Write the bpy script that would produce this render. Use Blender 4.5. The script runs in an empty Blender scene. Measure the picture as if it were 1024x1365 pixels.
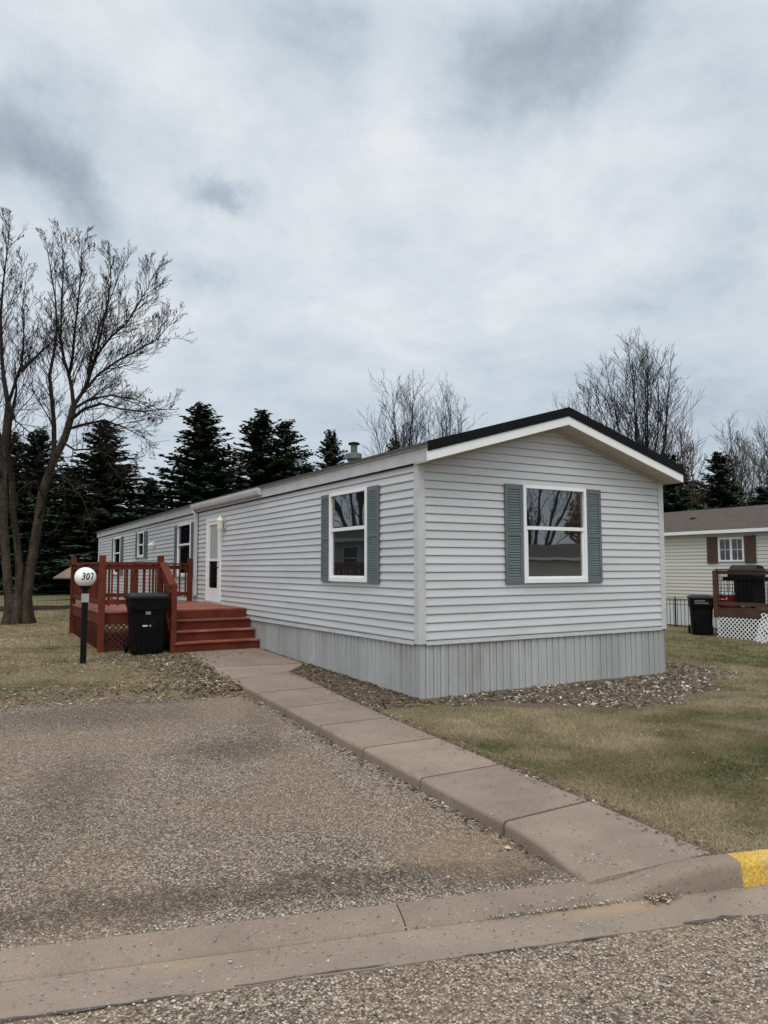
import bpy, bmesh, math, random
import numpy as np
from mathutils import Vector, Matrix
random.seed(7); rng = np.random.default_rng(11)
S = bpy.context.scene; COL = S.collection
PI = math.pi

# ------------------------------------------------------------------ camera
CAM = dict(f=990.5, pitch=0.0745658, yaw=0.5297225, roll=-0.00216, loc=(-5.178, -7.9625, 1.651))
def cam_axes():
    p, y, r = CAM['pitch'], CAM['yaw'], CAM['roll']
    F = Vector((math.sin(y)*math.cos(p), math.cos(y)*math.cos(p), math.sin(p)))
    R = Vector((math.cos(y), -math.sin(y), 0)); U = R.cross(F)
    return F, R*math.cos(r)+U*math.sin(r), -R*math.sin(r)+U*math.cos(r)
F_, R_, U_ = cam_axes()
cd = bpy.data.cameras.new('camera'); cam = bpy.data.objects.new('camera', cd); COL.objects.link(cam)
cd.sensor_fit = 'HORIZONTAL'; cd.sensor_width = 36; cd.lens = CAM['f']/1024*36
cd.clip_start = .05; cd.clip_end = 3000
cam.matrix_world = Matrix(((R_.x, U_.x, -F_.x, CAM['loc'][0]), (R_.y, U_.y, -F_.y, CAM['loc'][1]), (R_.z, U_.z, -F_.z, CAM['loc'][2]), (0, 0, 0, 1)))
S.camera = cam
HD = Vector((math.sin(CAM['yaw']), math.cos(CAM['yaw']), 0)); RT = Vector((HD.y, -HD.x, 0))
def ray(u, v): return F_*CAM['f'] + R_*(u-512) - U_*(v-682.5)
def at(u, v, d):
    """a point at horizontal distance d ahead of the viewpoint, seen at picture position u, v"""
    q = ray(u, v); return Vector(CAM['loc']) + q*(d/q.dot(HD))

# ------------------------------------------------------------------ helpers
def sag(y): return -.0085*max(0., y-9.7)
class MB:
    def __init__(s): s.v = []; s.f = []; s.m = []; s.c = []
    def add(s, vs, fs, mi=0, c=.5):
        n = len(s.v); s.v += [tuple(p) for p in vs]
        for f in fs: s.f.append(tuple(n+i for i in f)); s.m.append(mi); s.c.append(c)
    def box(s, a, b, mi=0, c=.5, T=None):
        x0, y0, z0 = a; x1, y1, z1 = b
        vs = [(x0,y0,z0),(x1,y0,z0),(x1,y1,z0),(x0,y1,z0),(x0,y0,z1),(x1,y0,z1),(x1,y1,z1),(x0,y1,z1)]
        if T: vs = [T(*p) for p in vs]
        s.add(vs, [(0,3,2,1),(4,5,6,7),(0,1,5,4),(1,2,6,5),(2,3,7,6),(3,0,4,7)], mi, c)
    def bar(s, p, q, w, h, mi=0, c=.5, up=(0,0,1)):
        p, q = Vector(p), Vector(q); d = (q-p).normalized(); sd = d.cross(Vector(up))
        if sd.length < 1e-5: sd = Vector((1,0,0))
        sd.normalize(); u = sd.cross(d); vs = []
        for P in (p, q):
            for a, b in ((-1,-1),(1,-1),(1,1),(-1,1)): vs.append(P+sd*a*w/2+u*b*h/2)
        s.add(vs, [(0,1,2,3),(7,6,5,4),(0,4,5,1),(1,5,6,2),(2,6,7,3),(3,7,4,0)], mi, c)
    def prism(s, poly, f0, f1, mi=0, c=.5):
        n = len(poly); vs = [f0(*p) for p in poly]+[f1(*p) for p in poly]
        s.add(vs, [tuple(range(n)), tuple(range(2*n-1, n-1, -1))]+[(i,(i+1)%n,n+(i+1)%n,n+i) for i in range(n)], mi, c)
    def tube(s, pts, rad, k=6, mi=0, c=.5, cap=False):
        pts = [Vector(p) for p in pts]; n = len(pts); vs = []; side = None
        for i, p in enumerate(pts):
            d = (pts[min(i+1, n-1)]-pts[max(i-1, 0)])
            if d.length < 1e-9: d = Vector((0,0,1))
            d.normalize()
            if side is None:
                side = d.cross(Vector((0,0,1)) if abs(d.z) < .9 else Vector((1,0,0)))
            side = (side-d*side.dot(d)).normalized(); b = d.cross(side)
            for j in range(k):
                a = 2*PI*j/k; vs.append(p+(side*math.cos(a)+b*math.sin(a))*rad[i])
        fs = [(i*k+j, i*k+(j+1)%k, (i+1)*k+(j+1)%k, (i+1)*k+j) for i in range(n-1) for j in range(k)]
        if cap: fs += [tuple(range(k-1, -1, -1)), tuple((n-1)*k+j for j in range(k))]
        s.add(vs, fs, mi, c)
    def lathe(s, prof, cx, cy, k=20, mi=0, c=.5, cap=True):
        vs = [(cx+r*math.cos(2*PI*j/k), cy+r*math.sin(2*PI*j/k), z) for r, z in prof for j in range(k)]
        n = len(prof)
        fs = [(i*k+j, i*k+(j+1)%k, (i+1)*k+(j+1)%k, (i+1)*k+j) for i in range(n-1) for j in range(k)]
        if cap: fs += [tuple(range(k-1, -1, -1)), tuple((n-1)*k+j for j in range(k))]
        s.add(vs, fs, mi, c)
    def build(s, name, mats, parent=None, sagged=False, smooth=False, bevel=0, local=False, normals=True):
        if not isinstance(mats, (list, tuple)): mats = [mats]
        me = bpy.data.meshes.new(name)
        off = Vector((0,0,0))
        if parent is not None and not local:
            r = parent
            while r.parent: r = r.parent
            off = Vector(r.location)
        vs = [(x-off.x, y-off.y, z-off.z+(sag(y) if sagged else 0)) for x, y, z in s.v]
        me.from_pydata(vs, [], s.f)
        for m in mats: me.materials.append(m)
        me.polygons.foreach_set('material_index', s.m)
        at_ = me.attributes.new('v', 'FLOAT', 'FACE'); at_.data.foreach_set('value', s.c)
        if normals and len(s.f) < 60000:
            bm = bmesh.new(); bm.from_mesh(me); bmesh.ops.recalc_face_normals(bm, faces=bm.faces); bm.to_mesh(me); bm.free()
        if smooth: me.polygons.foreach_set('use_smooth', [True]*len(me.polygons))
        o = bpy.data.objects.new(name, me); COL.objects.link(o)
        if parent is not None: o.parent = parent
        if bevel:
            b = o.modifiers.new('bevel', 'BEVEL'); b.width = bevel; b.segments = 2; b.limit_method = 'ANGLE'
        return o
def tag(o, label=None, cat=None, group=None, kind=None):
    if label: o['label'] = label
    if cat: o['category'] = cat
    if group: o['group'] = group
    if kind: o['kind'] = kind
    return o
def thing(name, label, cat, loc, rz=0, group=None):
    o = bpy.data.objects.new(name, None); COL.objects.link(o); o.empty_display_size = .2
    o.location = loc; o.rotation_euler = (0, 0, rz); return tag(o, label, cat, group)
def bigmesh(name, V, Fc, mats, cval=None, mi=None, smooth=False):
    """numpy mesh: V (n,3), Fc (m,k)"""
    me = bpy.data.meshes.new(name); n, m, k = len(V), len(Fc), Fc.shape[1]
    me.vertices.add(n); me.vertices.foreach_set('co', V.astype(np.float32).ravel())
    me.loops.add(m*k); me.loops.foreach_set('vertex_index', Fc.astype(np.int32).ravel())
    me.polygons.add(m); me.polygons.foreach_set('loop_start', np.arange(0, m*k, k, dtype=np.int32))
    me.polygons.foreach_set('loop_total', np.full(m, k, dtype=np.int32))
    for q in mats: me.materials.append(q)
    if mi is not None: me.polygons.foreach_set('material_index', mi.astype(np.int32))
    if smooth: me.polygons.foreach_set('use_smooth', np.ones(m, dtype=bool))
    me.update(calc_edges=True)
    if cval is not None:
        a = me.attributes.new('v', 'FLOAT', 'FACE'); a.data.foreach_set('value', cval.astype(np.float32))
    o = bpy.data.objects.new(name, me); COL.objects.link(o); return o

# ------------------------------------------------------------------ materials
class NT:
    def __init__(s, m):
        m.use_nodes = True; s.t = m.node_tree; s.n = s.t.nodes; s.l = s.t.links; s.n.clear()
    def new(s, ty, **k):
        o = s.n.new(ty)
        for a, b in k.items(): setattr(o, a, b)
        return o
    def link(s, a, b): s.l.new(a, b)
    def setin(s, node, key, val):
        i = node.inputs[key]
        if hasattr(val, 'links'): s.l.new(val, i)
        else: i.default_value = val
    def noise(s, vec, scale, detail=4, rough=.55, dist=0):
        n = s.new('ShaderNodeTexNoise'); s.setin(n, 'Scale', scale); s.setin(n, 'Detail', detail); s.setin(n, 'Roughness', rough); s.setin(n, 'Distortion', dist)
        if vec is not None: s.link(vec, n.inputs['Vector'])
        return n.outputs['Fac']
    def voro(s, vec, scale, out='Color', feature='F1'):
        n = s.new('ShaderNodeTexVoronoi'); n.feature = feature; s.setin(n, 'Scale', scale); s.link(vec, n.inputs['Vector']); return n.outputs[out]
    def ramp(s, fac, stops, interp='LINEAR'):
        n = s.new('ShaderNodeValToRGB'); n.color_ramp.interpolation = interp
        e = n.color_ramp.elements
        while len(e) < len(stops): e.new(.5)
        for k, (p, c) in zip(e, stops):
            k.position = p; k.color = (*c, 1) if isinstance(c, (tuple, list)) else (c, c, c, 1)
        s.link(fac, n.inputs[0]); return n.outputs[0]
    def mix(s, fac, a, b, mode='MIX'):
        n = s.new('ShaderNodeMix', data_type='RGBA', blend_type=mode)
        s.setin(n, 0, fac)
        for i, q in ((6, a), (7, b)):
            if isinstance(q, (tuple, list)): n.inputs[i].default_value = (*q[:3], 1)
            else: s.link(q, n.inputs[i])
        return n.outputs[2]
    def math(s, op, a, b=0., c=0., clamp=False):
        n = s.new('ShaderNodeMath', operation=op, use_clamp=clamp)
        for i, q in enumerate((a, b, c)): s.setin(n, i, q)
        return n.outputs[0]
    def vmath(s, op, a, b=None):
        n = s.new('ShaderNodeVectorMath', operation=op)
        s.setin(n, 0, a)
        if b is not None: s.setin(n, 1, b)
        return n
def mat(name, color, rough=.7, var=.12, vscale=3., fine=0., fscale=60., bump=0., bscale=80., metal=0., spec=.3, vattr=0., dirt=None, stretch=None, ior=None, coat=0.):
    """painted / weathered surface: base colour, broad variation, fine grain, bump"""
    m = bpy.data.materials.new(name); t = NT(m)
    geo = t.new('ShaderNodeNewGeometry'); vec = geo.outputs['Position']
    if stretch:
        mp = t.new('ShaderNodeMapping'); mp.inputs['Scale'].default_value = stretch; t.link(vec, mp.inputs['Vector']); vec2 = mp.outputs[0]
    else: vec2 = vec
    lo = tuple(c*(1-var) for c in color); hi = tuple(min(1, c*(1+var)) for c in color)
    col = t.mix(t.ramp(t.noise(vec2, vscale, 5), [(.3, 0.), (.7, 1.)]), lo, hi)
    if fine:
        col = t.mix(fine, col, t.ramp(t.noise(vec, fscale, 3), [(.3, .15), (.7, .95)]), 'OVERLAY')
    if vattr:
        a = t.new('ShaderNodeAttribute', attribute_name='v')
        g = t.math('MULTIPLY_ADD', a.outputs['Fac'], 2*vattr, 1-vattr)
        cm = t.new('ShaderNodeCombineColor')
        for i in range(3): t.link(g, cm.inputs[i])
        col = t.mix(1., col, cm.outputs[0], 'MULTIPLY')
    if dirt:
        dc, amt, ds = dirt
        mk = t.ramp(t.noise(vec2, ds, 6, .65), [(.5, 0.), (.72, 1.)])
        col = t.mix(t.math('MULTIPLY', mk, amt), col, dc)
    b = t.new('ShaderNodeBsdfPrincipled'); t.link(col, b.inputs['Base Color'])
    b.inputs['Metallic'].default_value = metal
    b.inputs['Specular IOR Level'].default_value = spec
    if ior: b.inputs['IOR'].default_value = ior
    if coat: b.inputs['Coat Weight'].default_value = coat
    r = t.ramp(t.noise(vec, vscale*3, 3), [(.3, max(0, rough-.08)), (.7, min(1, rough+.08))]); t.link(r, b.inputs['Roughness'])
    if bump:
        bp = t.new('ShaderNodeBump'); bp.inputs['Strength'].default_value = 1; bp.inputs['Distance'].default_value = bump
        t.link(t.noise(vec2, bscale, 4), bp.inputs['Height']); t.link(bp.outputs[0], b.inputs['Normal'])
    o = t.new('ShaderNodeOutputMaterial'); t.link(b.outputs[0], o.inputs[0]); return m

def asphalt(name, tint, bright, patch, sand=(), dark=()):
    m = bpy.data.materials.new(name); t = NT(m)
    vec = t.new('ShaderNodeNewGeometry').outputs['Position']
    vv = t.voro(vec, 108.); sc = t.new('ShaderNodeSeparateColor'); t.link(vv, sc.inputs[0])
    stone = t.ramp(sc.outputs[0], [(0., (.02,.018,.016)), (.3, (.075,.065,.055)), (.55, (.17,.147,.122)), (.8, (.31,.272,.228)), (.93, (.56,.52,.46)), (1., (.72,.68,.62))])
    v2 = t.voro(vec, 42.); s2 = t.new('ShaderNodeSeparateColor'); t.link(v2, s2.inputs[0])
    stone2 = t.ramp(s2.outputs[1], [(0., (.05,.047,.043)), (.5, (.17,.155,.135)), (.88, (.27,.25,.22)), (1., (.55,.53,.5))])
    col = t.mix(.28, stone, stone2)
    dustm = t.ramp(t.noise(vec, .55, 5, .6, .6), [(.42, 0.), (.68, 1.)])
    col = t.mix(t.math('MULTIPLY', dustm, patch), col, tint)
    # darker worn tar areas
    dk = t.ramp(t.noise(vec, .9, 6, .65, .3), [(.5, 0.), (.72, 1.)])
    dk = t.math('MULTIPLY', dk, .25)
    col = t.mix(dk, col, t.mix(1., col, (.50,.50,.52), 'MULTIPLY'))
    for bx, by, rx, ry, am in dark: col = t.mix(t.math('MULTIPLY', blob(t, vec, bx, by, rx, ry), am), col, t.mix(1., col, (.36,.36,.38), 'MULTIPLY'))
    for bx, by, rx, ry, am in sand: col = t.mix(t.math('MULTIPLY', blob(t, vec, bx, by, rx, ry), am), col, t.mix(.3, tint, col))
    col = t.mix(1., col, (bright*1.0, bright*.885, bright*.775), 'MULTIPLY')
    b = t.new('ShaderNodeBsdfPrincipled'); t.link(col, b.inputs['Base Color']); b.inputs['Roughness'].default_value = .9; b.inputs['Specular IOR Level'].default_value = .25
    bp = t.new('ShaderNodeBump'); bp.inputs['Distance'].default_value = .006; bp.inputs['Strength'].default_value = 1.
    h = t.math('ADD', t.voro(vec, 108., 'Distance'), t.math('MULTIPLY', t.noise(vec, 30., 3), .8)); t.link(t.math('MULTIPLY', h, -1.), bp.inputs['Height'])
    t.link(bp.outputs[0], b.inputs['Normal'])
    o = t.new('ShaderNodeOutputMaterial'); t.link(b.outputs[0], o.inputs[0]); return m

def blob(t, vec, cx, cy, rx, ry, rot=-15.9):
    mp = t.new('ShaderNodeMapping', vector_type='TEXTURE'); mp.inputs['Location'].default_value = (cx, cy, 0); mp.inputs['Rotation'].default_value = (0, 0, math.radians(rot)); mp.inputs['Scale'].default_value = (rx, ry, 1)
    fl = t.vmath('MULTIPLY', vec, (1, 1, 0)).outputs[0]; wn = t.new('ShaderNodeTexNoise'); wn.inputs['Scale'].default_value = 3.5; wn.inputs['Detail'].default_value = 5; t.link(vec, wn.inputs['Vector'])
    off = t.vmath('SCALE', t.vmath('SUBTRACT', wn.outputs['Color'], (.5,.5,.5)).outputs[0]); off.inputs[3].default_value = .5*min(1., (rx+ry)/1.2)
    t.link(t.vmath('ADD', fl, t.vmath('MULTIPLY', off.outputs[0], (1,1,0)).outputs[0]).outputs[0], mp.inputs['Vector'])
    return t.ramp(t.vmath('LENGTH', mp.outputs[0]).outputs['Value'], [(.35, 1.), (1., 0.)])
def concrete(name, base, sand=()):
    m = bpy.data.materials.new(name); t = NT(m)
    vec = t.new('ShaderNodeNewGeometry').outputs['Position']
    lo = tuple(c*.82 for c in base); hi = tuple(c*1.14 for c in base)
    col = t.mix(t.ramp(t.noise(vec, 1.7, 6, .65), [(.3, 0.), (.7, 1.)]), lo, hi)
    col = t.mix(.55, col, t.ramp(t.noise(vec, 160., 2), [(.25, .25), (.75, .8)]), 'OVERLAY')
    # exposed specks
    sp = t.new('ShaderNodeSeparateColor'); t.link(t.voro(vec, 70.), sp.inputs[0])
    col = t.mix(t.ramp(sp.outputs[0], [(.975, 0.), (.985, .6)]), col, (.07,.06,.05))
    col = t.mix(t.ramp(sp.outputs[1], [(.99, 0.), (.995, .3)]), col, (.45,.42,.38))
    for (bx, by), rx, ry, c_, am in sand: col = t.mix(t.math('MULTIPLY', blob(t, vec, bx, by, rx, ry), am), col, c_)
    st = t.ramp(t.noise(vec, .8, 7, .7, .8), [(.52, 0.), (.7, 1.)])
    col = t.mix(t.math('MULTIPLY', st, .35), col, tuple(c*.55 for c in base))
    v = t.new('ShaderNodeAttribute', attribute_name='v')
    g = t.math('MULTIPLY_ADD', v.outputs['Fac'], .2, .9); cm = t.new('ShaderNodeCombineColor')
    for i in range(3): t.link(g, cm.inputs[i])
    col = t.mix(1., col, cm.outputs[0], 'MULTIPLY')
    b = t.new('ShaderNodeBsdfPrincipled'); t.link(col, b.inputs['Base Color']); b.inputs['Roughness'].default_value = .88; b.inputs['Specular IOR Level'].default_value = .3
    bp = t.new('ShaderNodeBump'); bp.inputs['Distance'].default_value = .003; t.link(t.noise(vec, 120., 4, .7), bp.inputs['Height']); t.link(bp.outputs[0], b.inputs['Normal'])
    o = t.new('ShaderNodeOutputMaterial'); t.link(b.outputs[0], o.inputs[0]); return m

def lawn_mat():
    m = bpy.data.materials.new('lawn'); t = NT(m)
    vec = t.new('ShaderNodeNewGeometry').outputs['Position']
    fine = t.noise(vec, 55., 5, .7); mid = t.noise(vec, 5., 5, .6)
    straw = t.mix(t.ramp(fine, [(.3, 0.), (.7, 1.)]), (.10,.073,.042), (.35,.275,.175))
    green = t.mix(t.ramp(fine, [(.3, 0.), (.7, 1.)]), (.045,.048,.018), (.20,.20,.085))
    gm = t.ramp(t.math('ADD', t.math('MULTIPLY', t.noise(vec, .55, 4, .6, .5), .65), t.math('MULTIPLY', mid, .35)), [(.48, 0.), (.66, 1.)])
    at_ = t.new('ShaderNodeAttribute', attribute_name='grn')
    gm = t.math('MAXIMUM', t.math('MULTIPLY', gm, .75), at_.outputs['Fac'], clamp=True)
    col = t.mix(gm, straw, green)
    soil = t.mix(t.ramp(t.noise(vec, 90., 4, .7), [(.3, 0.), (.7, 1.)]), (.055,.042,.03), (.25,.19,.14))
    dt = t.new('ShaderNodeAttribute', attribute_name='dirt')
    dm = t.ramp(t.math('ADD', dt.outputs['Fac'], t.math('MULTIPLY_ADD', t.noise(vec, 4., 5, .7), .8, -.4)), [(.4, 0.), (.62, 1.)])
    col = t.mix(dm, col, soil)
    b = t.new('ShaderNodeBsdfPrincipled'); t.link(col, b.inputs['Base Color']); b.inputs['Roughness'].default_value = .95; b.inputs['Specular IOR Level'].default_value = .15
    bp = t.new('ShaderNodeBump'); bp.inputs['Distance'].default_value = .03; t.link(t.math('ADD', fine, t.math('MULTIPLY', mid, .5)), bp.inputs['Height']); t.link(bp.outputs[0], b.inputs['Normal'])
    o = t.new('ShaderNodeOutputMaterial'); t.link(b.outputs[0], o.inputs[0]); return m

def attr_mat(name, stops, rough=.8, spec=.3, trans=0., nscale=1.2, namt=.3, ntint=(.5,.5,.45)):
    """colour picked per face from a ramp (blades, leaves, stones)"""
    m = bpy.data.materials.new(name); t = NT(m)
    a = t.new('ShaderNodeAttribute', attribute_name='v'); vec = t.new('ShaderNodeNewGeometry').outputs['Position']
    col = t.ramp(a.outputs['Fac'], stops)
    nm = t.ramp(t.noise(vec, nscale, 4), [(.35, 0.), (.65, 1.)])
    col = t.mix(t.math('MULTIPLY', nm, namt), col, t.mix(1., col, ntint, 'MULTIPLY'))
    b = t.new('ShaderNodeBsdfPrincipled'); t.link(col, b.inputs['Base Color']); b.inputs['Roughness'].default_value = rough; b.inputs['Specular IOR Level'].default_value = spec
    o = t.new('ShaderNodeOutputMaterial')
    if trans:
        tr = t.new('ShaderNodeBsdfTranslucent'); t.link(col, tr.inputs['Color']); mx = t.new('ShaderNodeMixShader'); mx.inputs[0].default_value = trans
        t.link(b.outputs[0], mx.inputs[1]); t.link(tr.outputs[0], mx.inputs[2]); t.link(mx.outputs[0], o.inputs[0])
    else: t.link(b.outputs[0], o.inputs[0])
    return m

def glass_mat(name, base, refl_ior=1.9):
    m = bpy.data.materials.new(name); t = NT(m)
    b = t.new('ShaderNodeBsdfPrincipled'); b.inputs['Base Color'].default_value = (*base, 1); b.inputs['Roughness'].default_value = .015; b.inputs['IOR'].default_value = refl_ior
    vec = t.new('ShaderNodeNewGeometry').outputs['Position']
    bp = t.new('ShaderNodeBump'); bp.inputs['Distance'].default_value = .004; bp.inputs['Strength'].default_value = .35; t.link(t.noise(vec, 1.6, 1), bp.inputs['Height']); t.link(bp.outputs[0], b.inputs['Normal'])
    o = t.new('ShaderNodeOutputMaterial'); t.link(b.outputs[0], o.inputs[0]); return m

SID = mat('vinyl_siding', (.50,.50,.505), .5, .06, 1.3, vattr=.05, dirt=((.36,.35,.33), .4, 1.6), bump=.0012, bscale=35, stretch=(.25,.25,2.))
TRIM = mat('white_trim', (.47,.47,.47), .5, .08, 4., fine=.15, fscale=50, dirt=((.34,.33,.30), .35, 3.))
WHITE = mat('white_vinyl', (.74,.74,.74), .4, .04, 2., dirt=((.5,.48,.42), .2, 4.))
SOFF = mat('soffit_vinyl', (.43,.40,.33), .6, .08, 2., dirt=((.33,.29,.2), .4, 3.))
SKIRT = mat('skirting_metal', (.35,.35,.35), .5, .08, 1.5, vattr=.16, dirt=((.25,.235,.21), .6, 1.8), stretch=(1.,1.,.4))
SHUT = mat('shutter_paint', (.112,.134,.140), .65, .1, 3., vattr=.08)
ROOFB = mat('black_drip_edge', (.006,.006,.007), .6, .1, 3., spec=.1)
SHING = mat('dark_shingles', (.07,.065,.06), .9, .2, 5., fine=.5, fscale=90)
EAVE = mat('eave_metal', (.42,.41,.39), .5, .1, 3., dirt=((.12,.10,.08), .5, 5.))
DARK = mat('shade_and_handle_black', (.02,.02,.02), .8)  # near black, for painted shade strips and the door handle
GLASS = glass_mat('window_glass', (.012,.012,.012), 2.8)
FGLASS = glass_mat('far_window_glass', (.006,.007,.008), 1.25)
SCREEN = glass_mat('screened_glass', (.016,.017,.018), 1.6)
CURT = mat('door_curtain', (.40,.41,.39), .35, .08, 2., stretch=(8,8,.3), coat=.5)
RED = mat('barn_red_paint', (.107,.0235,.0120), .7, .2, 3., vattr=.15, spec=.15, dirt=((.035,.012,.01), .5, 4.), bump=.001, bscale=60, stretch=(1,1,1))
REDT = mat('lit_worn_red_boards', (.22,.06,.036), .6, .2, 3., vattr=.2, dirt=((.36,.24,.2), .5, 3.5), bump=.001)  # treads and platform: light on flat tops put into the red, plus worn mottling
BINM = mat('black_plastic', (.004,.004,.005), .5, .2, 4., spec=.09, dirt=((.018,.017,.016), .4, 5.))
BINL = mat('black_lid_plastic', (.009,.009,.011), .42, .15, 4., spec=.2)
STICK = mat('white_sticker', (.6,.6,.6), .5)
STICKG = mat('grey_emblem', (.2,.2,.21), .5)
GLOBE = mat('milk_white_globe', (.80,.79,.75), .3, .03, 4., dirt=((.55,.52,.44), .3, 6.))
BLKP = mat('black_post_paint', (.006,.006,.0065), .6, .2, 4., spec=.12)
CONC = concrete('sidewalk_concrete', (.225,.174,.134))
CONC2 = concrete('gutter_concrete', (.262,.206,.16), [((-1.98,-4.95), .55, .16, (.36,.25,.155), .6), ((-4.15,-4.35), .3, .12, (.36,.27,.16), .4)])
YEL = mat('worn_yellow_paint', (.50,.315,.06), .8, .2, 6., fine=.5, fscale=60, dirt=((.36,.31,.24), 1., 7.), bump=.002, bscale=60)
PADM = asphalt('pad_asphalt', (.25,.195,.14), .90, .35, [(-2.25,-4.1,.75,.45,.6), (-2.05,1.2,.5,1.2,.6), (-2.5,-1.8,.5,1.6,.3), (-3.6,-.2,.7,.8,.3), (-3.3,-2.6,.8,.6,.25)], [(-3.6,-3.95,3.2,.26,.6), (-2.75,-.9,.8,.6,.6), (-3.7,1.3,1.9,.9,.5), (-2.2,-4.55,.5,.15,.5), (-4.3,-1.5,.5,1.4,.4), (-3.0,1.9,1.,.3,.5), (-2.2,-.3,.25,1.6,.3)])
STRM = asphalt('street_asphalt', (.30,.235,.17), 1.02, .35)
LAWN = lawn_mat()
BARK = mat('tree_bark', (.044,.035,.025), .95, .45, 9., fine=.8, fscale=30, bump=.035, bscale=22, spec=.1, stretch=(1,1,.22))
TWIG = mat('twig_bark', (.024,.019,.016), .9, .2, 2., spec=.1)
TWIGF = mat('far_twig_bark', (.065,.05,.046), .9, .2, 1.)
TWIGR = mat('russet_twig_bark', (.095,.055,.043), .9, .2, 1.)
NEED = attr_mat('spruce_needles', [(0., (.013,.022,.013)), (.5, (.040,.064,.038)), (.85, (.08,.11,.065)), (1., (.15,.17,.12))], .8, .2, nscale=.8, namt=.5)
BLADE = attr_mat('grass_blades', [(0., (.038,.050,.014)), (.3, (.09,.108,.034)), (.5, (.20,.165,.09)), (.8, (.33,.265,.16)), (1., (.50,.42,.28))], .75, .15, .25, 1.1, .5, (.62,.66,.48))
LEAF = attr_mat('dry_leaves', [(0., (.045,.03,.02)), (.35, (.12,.08,.05)), (.65, (.22,.16,.10)), (.9, (.36,.29,.20)), (1., (.6,.55,.45))], .75, .25, .15)
STONE = attr_mat('bed_stones', [(0., (.045,.03,.022)), (.35, (.12,.088,.068)), (.62, (.24,.195,.16)), (.85, (.38,.335,.29)), (1., (.66,.63,.60))], .8, .3)
GRIT = attr_mat('pale_grit', [(0., (.09,.075,.06)), (.5, (.26,.225,.18)), (1., (.58,.55,.49))], .85, .2)
CREAM = mat('cream_siding', (.56,.545,.49), .55, .05, 1.3, vattr=.03, stretch=(.3,.3,2.))
BRSH = mat('brown_shutter', (.085,.05,.035), .6, .15, 4.)
BRROOF = mat('brown_shingles', (.062,.048,.041), .9, .15, 3., fine=.5, fscale=25)
WSK = mat('white_skirting', (.62,.63,.64), .5, .05, 2., vattr=.1)
BRWD = mat('brown_deck_wood', (.07,.038,.026), .65, .25, 4., vattr=.15)
LATT = mat('white_lattice', (.78,.78,.79), .5, .05)
REDC = mat('red_cooler', (.17,.010,.010), .5, .1)

# ------------------------------------------------------------------ ground heights
def sm(t): t = np.clip(t, 0, 1); return t*t*(3-2*t)
def H(x, y):
    x = np.asarray(x, float); y = np.asarray(y, float)
    b = np.where(y > 0, .022*np.minimum(y, 12.5), .012*np.maximum(y, -5.5))
    return b - .32*sm((x-4.8)/7.5) - .25*sm((-y-7)/12)
def Hf(x, y): return float(H(x, y))
O2 = np.array([-1.98, -4.80]); TT = np.array([.962, -.274])/np.hypot(.962, .274); NN = np.array([-TT[1], TT[0]])
def sw(s, w): return (O2[0]+TT[0]*s+NN[0]*w, O2[1]+TT[1]*s+NN[1]*w)
def to_sw(x, y): return (x-O2[0])*TT[0]+(y-O2[1])*TT[1], (x-O2[0])*NN[0]+(y-O2[1])*NN[1]
WL = [(-1.45,5.60),(-1.56,3.60),(-1.635,2.4),(-1.665,1.27),(-1.71,.25),(-1.76,-.78),(-1.815,-1.82),(-1.875,-2.88),(-1.93,-3.98),(-1.985,-4.80)]
WR = [(-.05,5.60),(-.08,3.35),(-.62,2.7),(-.73,1.27),(-.82,.25),(-.91,-.78),(-.98,-1.82),(-1.045,-2.88),(-1.11,-3.95),(-1.185,-5.02)]
def xl(y): return np.interp(y, [p[1] for p in WL[::-1]], [p[0] for p in WL[::-1]])
def xr(y): return np.interp(y, [p[1] for p in WR[::-1]], [p[0] for p in WR[::-1]])
def vnoise(x, y, sc, seed=0):
    x = np.asarray(x)*sc+seed*17.3; y = np.asarray(y)*sc+seed*5.1
    xi = np.floor(x).astype(int); yi = np.floor(y).astype(int); fx = sm(x-xi); fy = sm(y-yi)
    def h(a, b): return ((np.sin(a*127.1+b*311.7+seed)*43758.5453) % 1)
    return (h(xi,yi)*(1-fx)+h(xi+1,yi)*fx)*(1-fy)+(h(xi,yi+1)*(1-fx)+h(xi+1,yi+1)*fx)*fy
def padfar(x):   # far edge of the parking pad
    return np.interp(x, [-9.5,-5.5,-4.2,-3.3,-2.75,-2.35,-2.1,-1.75,-1.55], [2.9,2.62,2.3,2.28,2.12,1.8,1.65,1.85,1.9])
def ground_z(x, y):
    """lawn surface, dipping under the pad, walk, gutter and street"""
    z = H(x, y)+.012*(vnoise(x, y, 1.3, 1)-.5)+.012*(vnoise(x, y, 5, 2)-.5)
    nz = .16*(vnoise(x, y, 2.2, 3)-.5)+.10*(vnoise(x, y, 8, 4)-.5)
    d = np.minimum.reduce([padfar(x)-y+nz, x+9.6+nz, xl(y)+.3-x])
    D = .30*sm((d+.16)/.34)
    inw = (y < 5.7) & (y > -5.4)
    nw = .05*(vnoise(x, y, 7, 6)-.5)
    dw = np.minimum(x-xl(y)+.02, xr(y)-x-.03+nw)
    D = np.maximum(D, np.where(inw, .3*sm(dw/.06), 0))
    s, w = to_sw(x, y)
    ds = np.minimum(.02-w+nw*.6, w+8.6)
    D = np.maximum(D, .35*sm(ds/.1))
    under = (x > .1) & (x < 4.5) & (y > .1) & (y < 23.2)
    return z-D-np.where(under, .1, 0)

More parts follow.
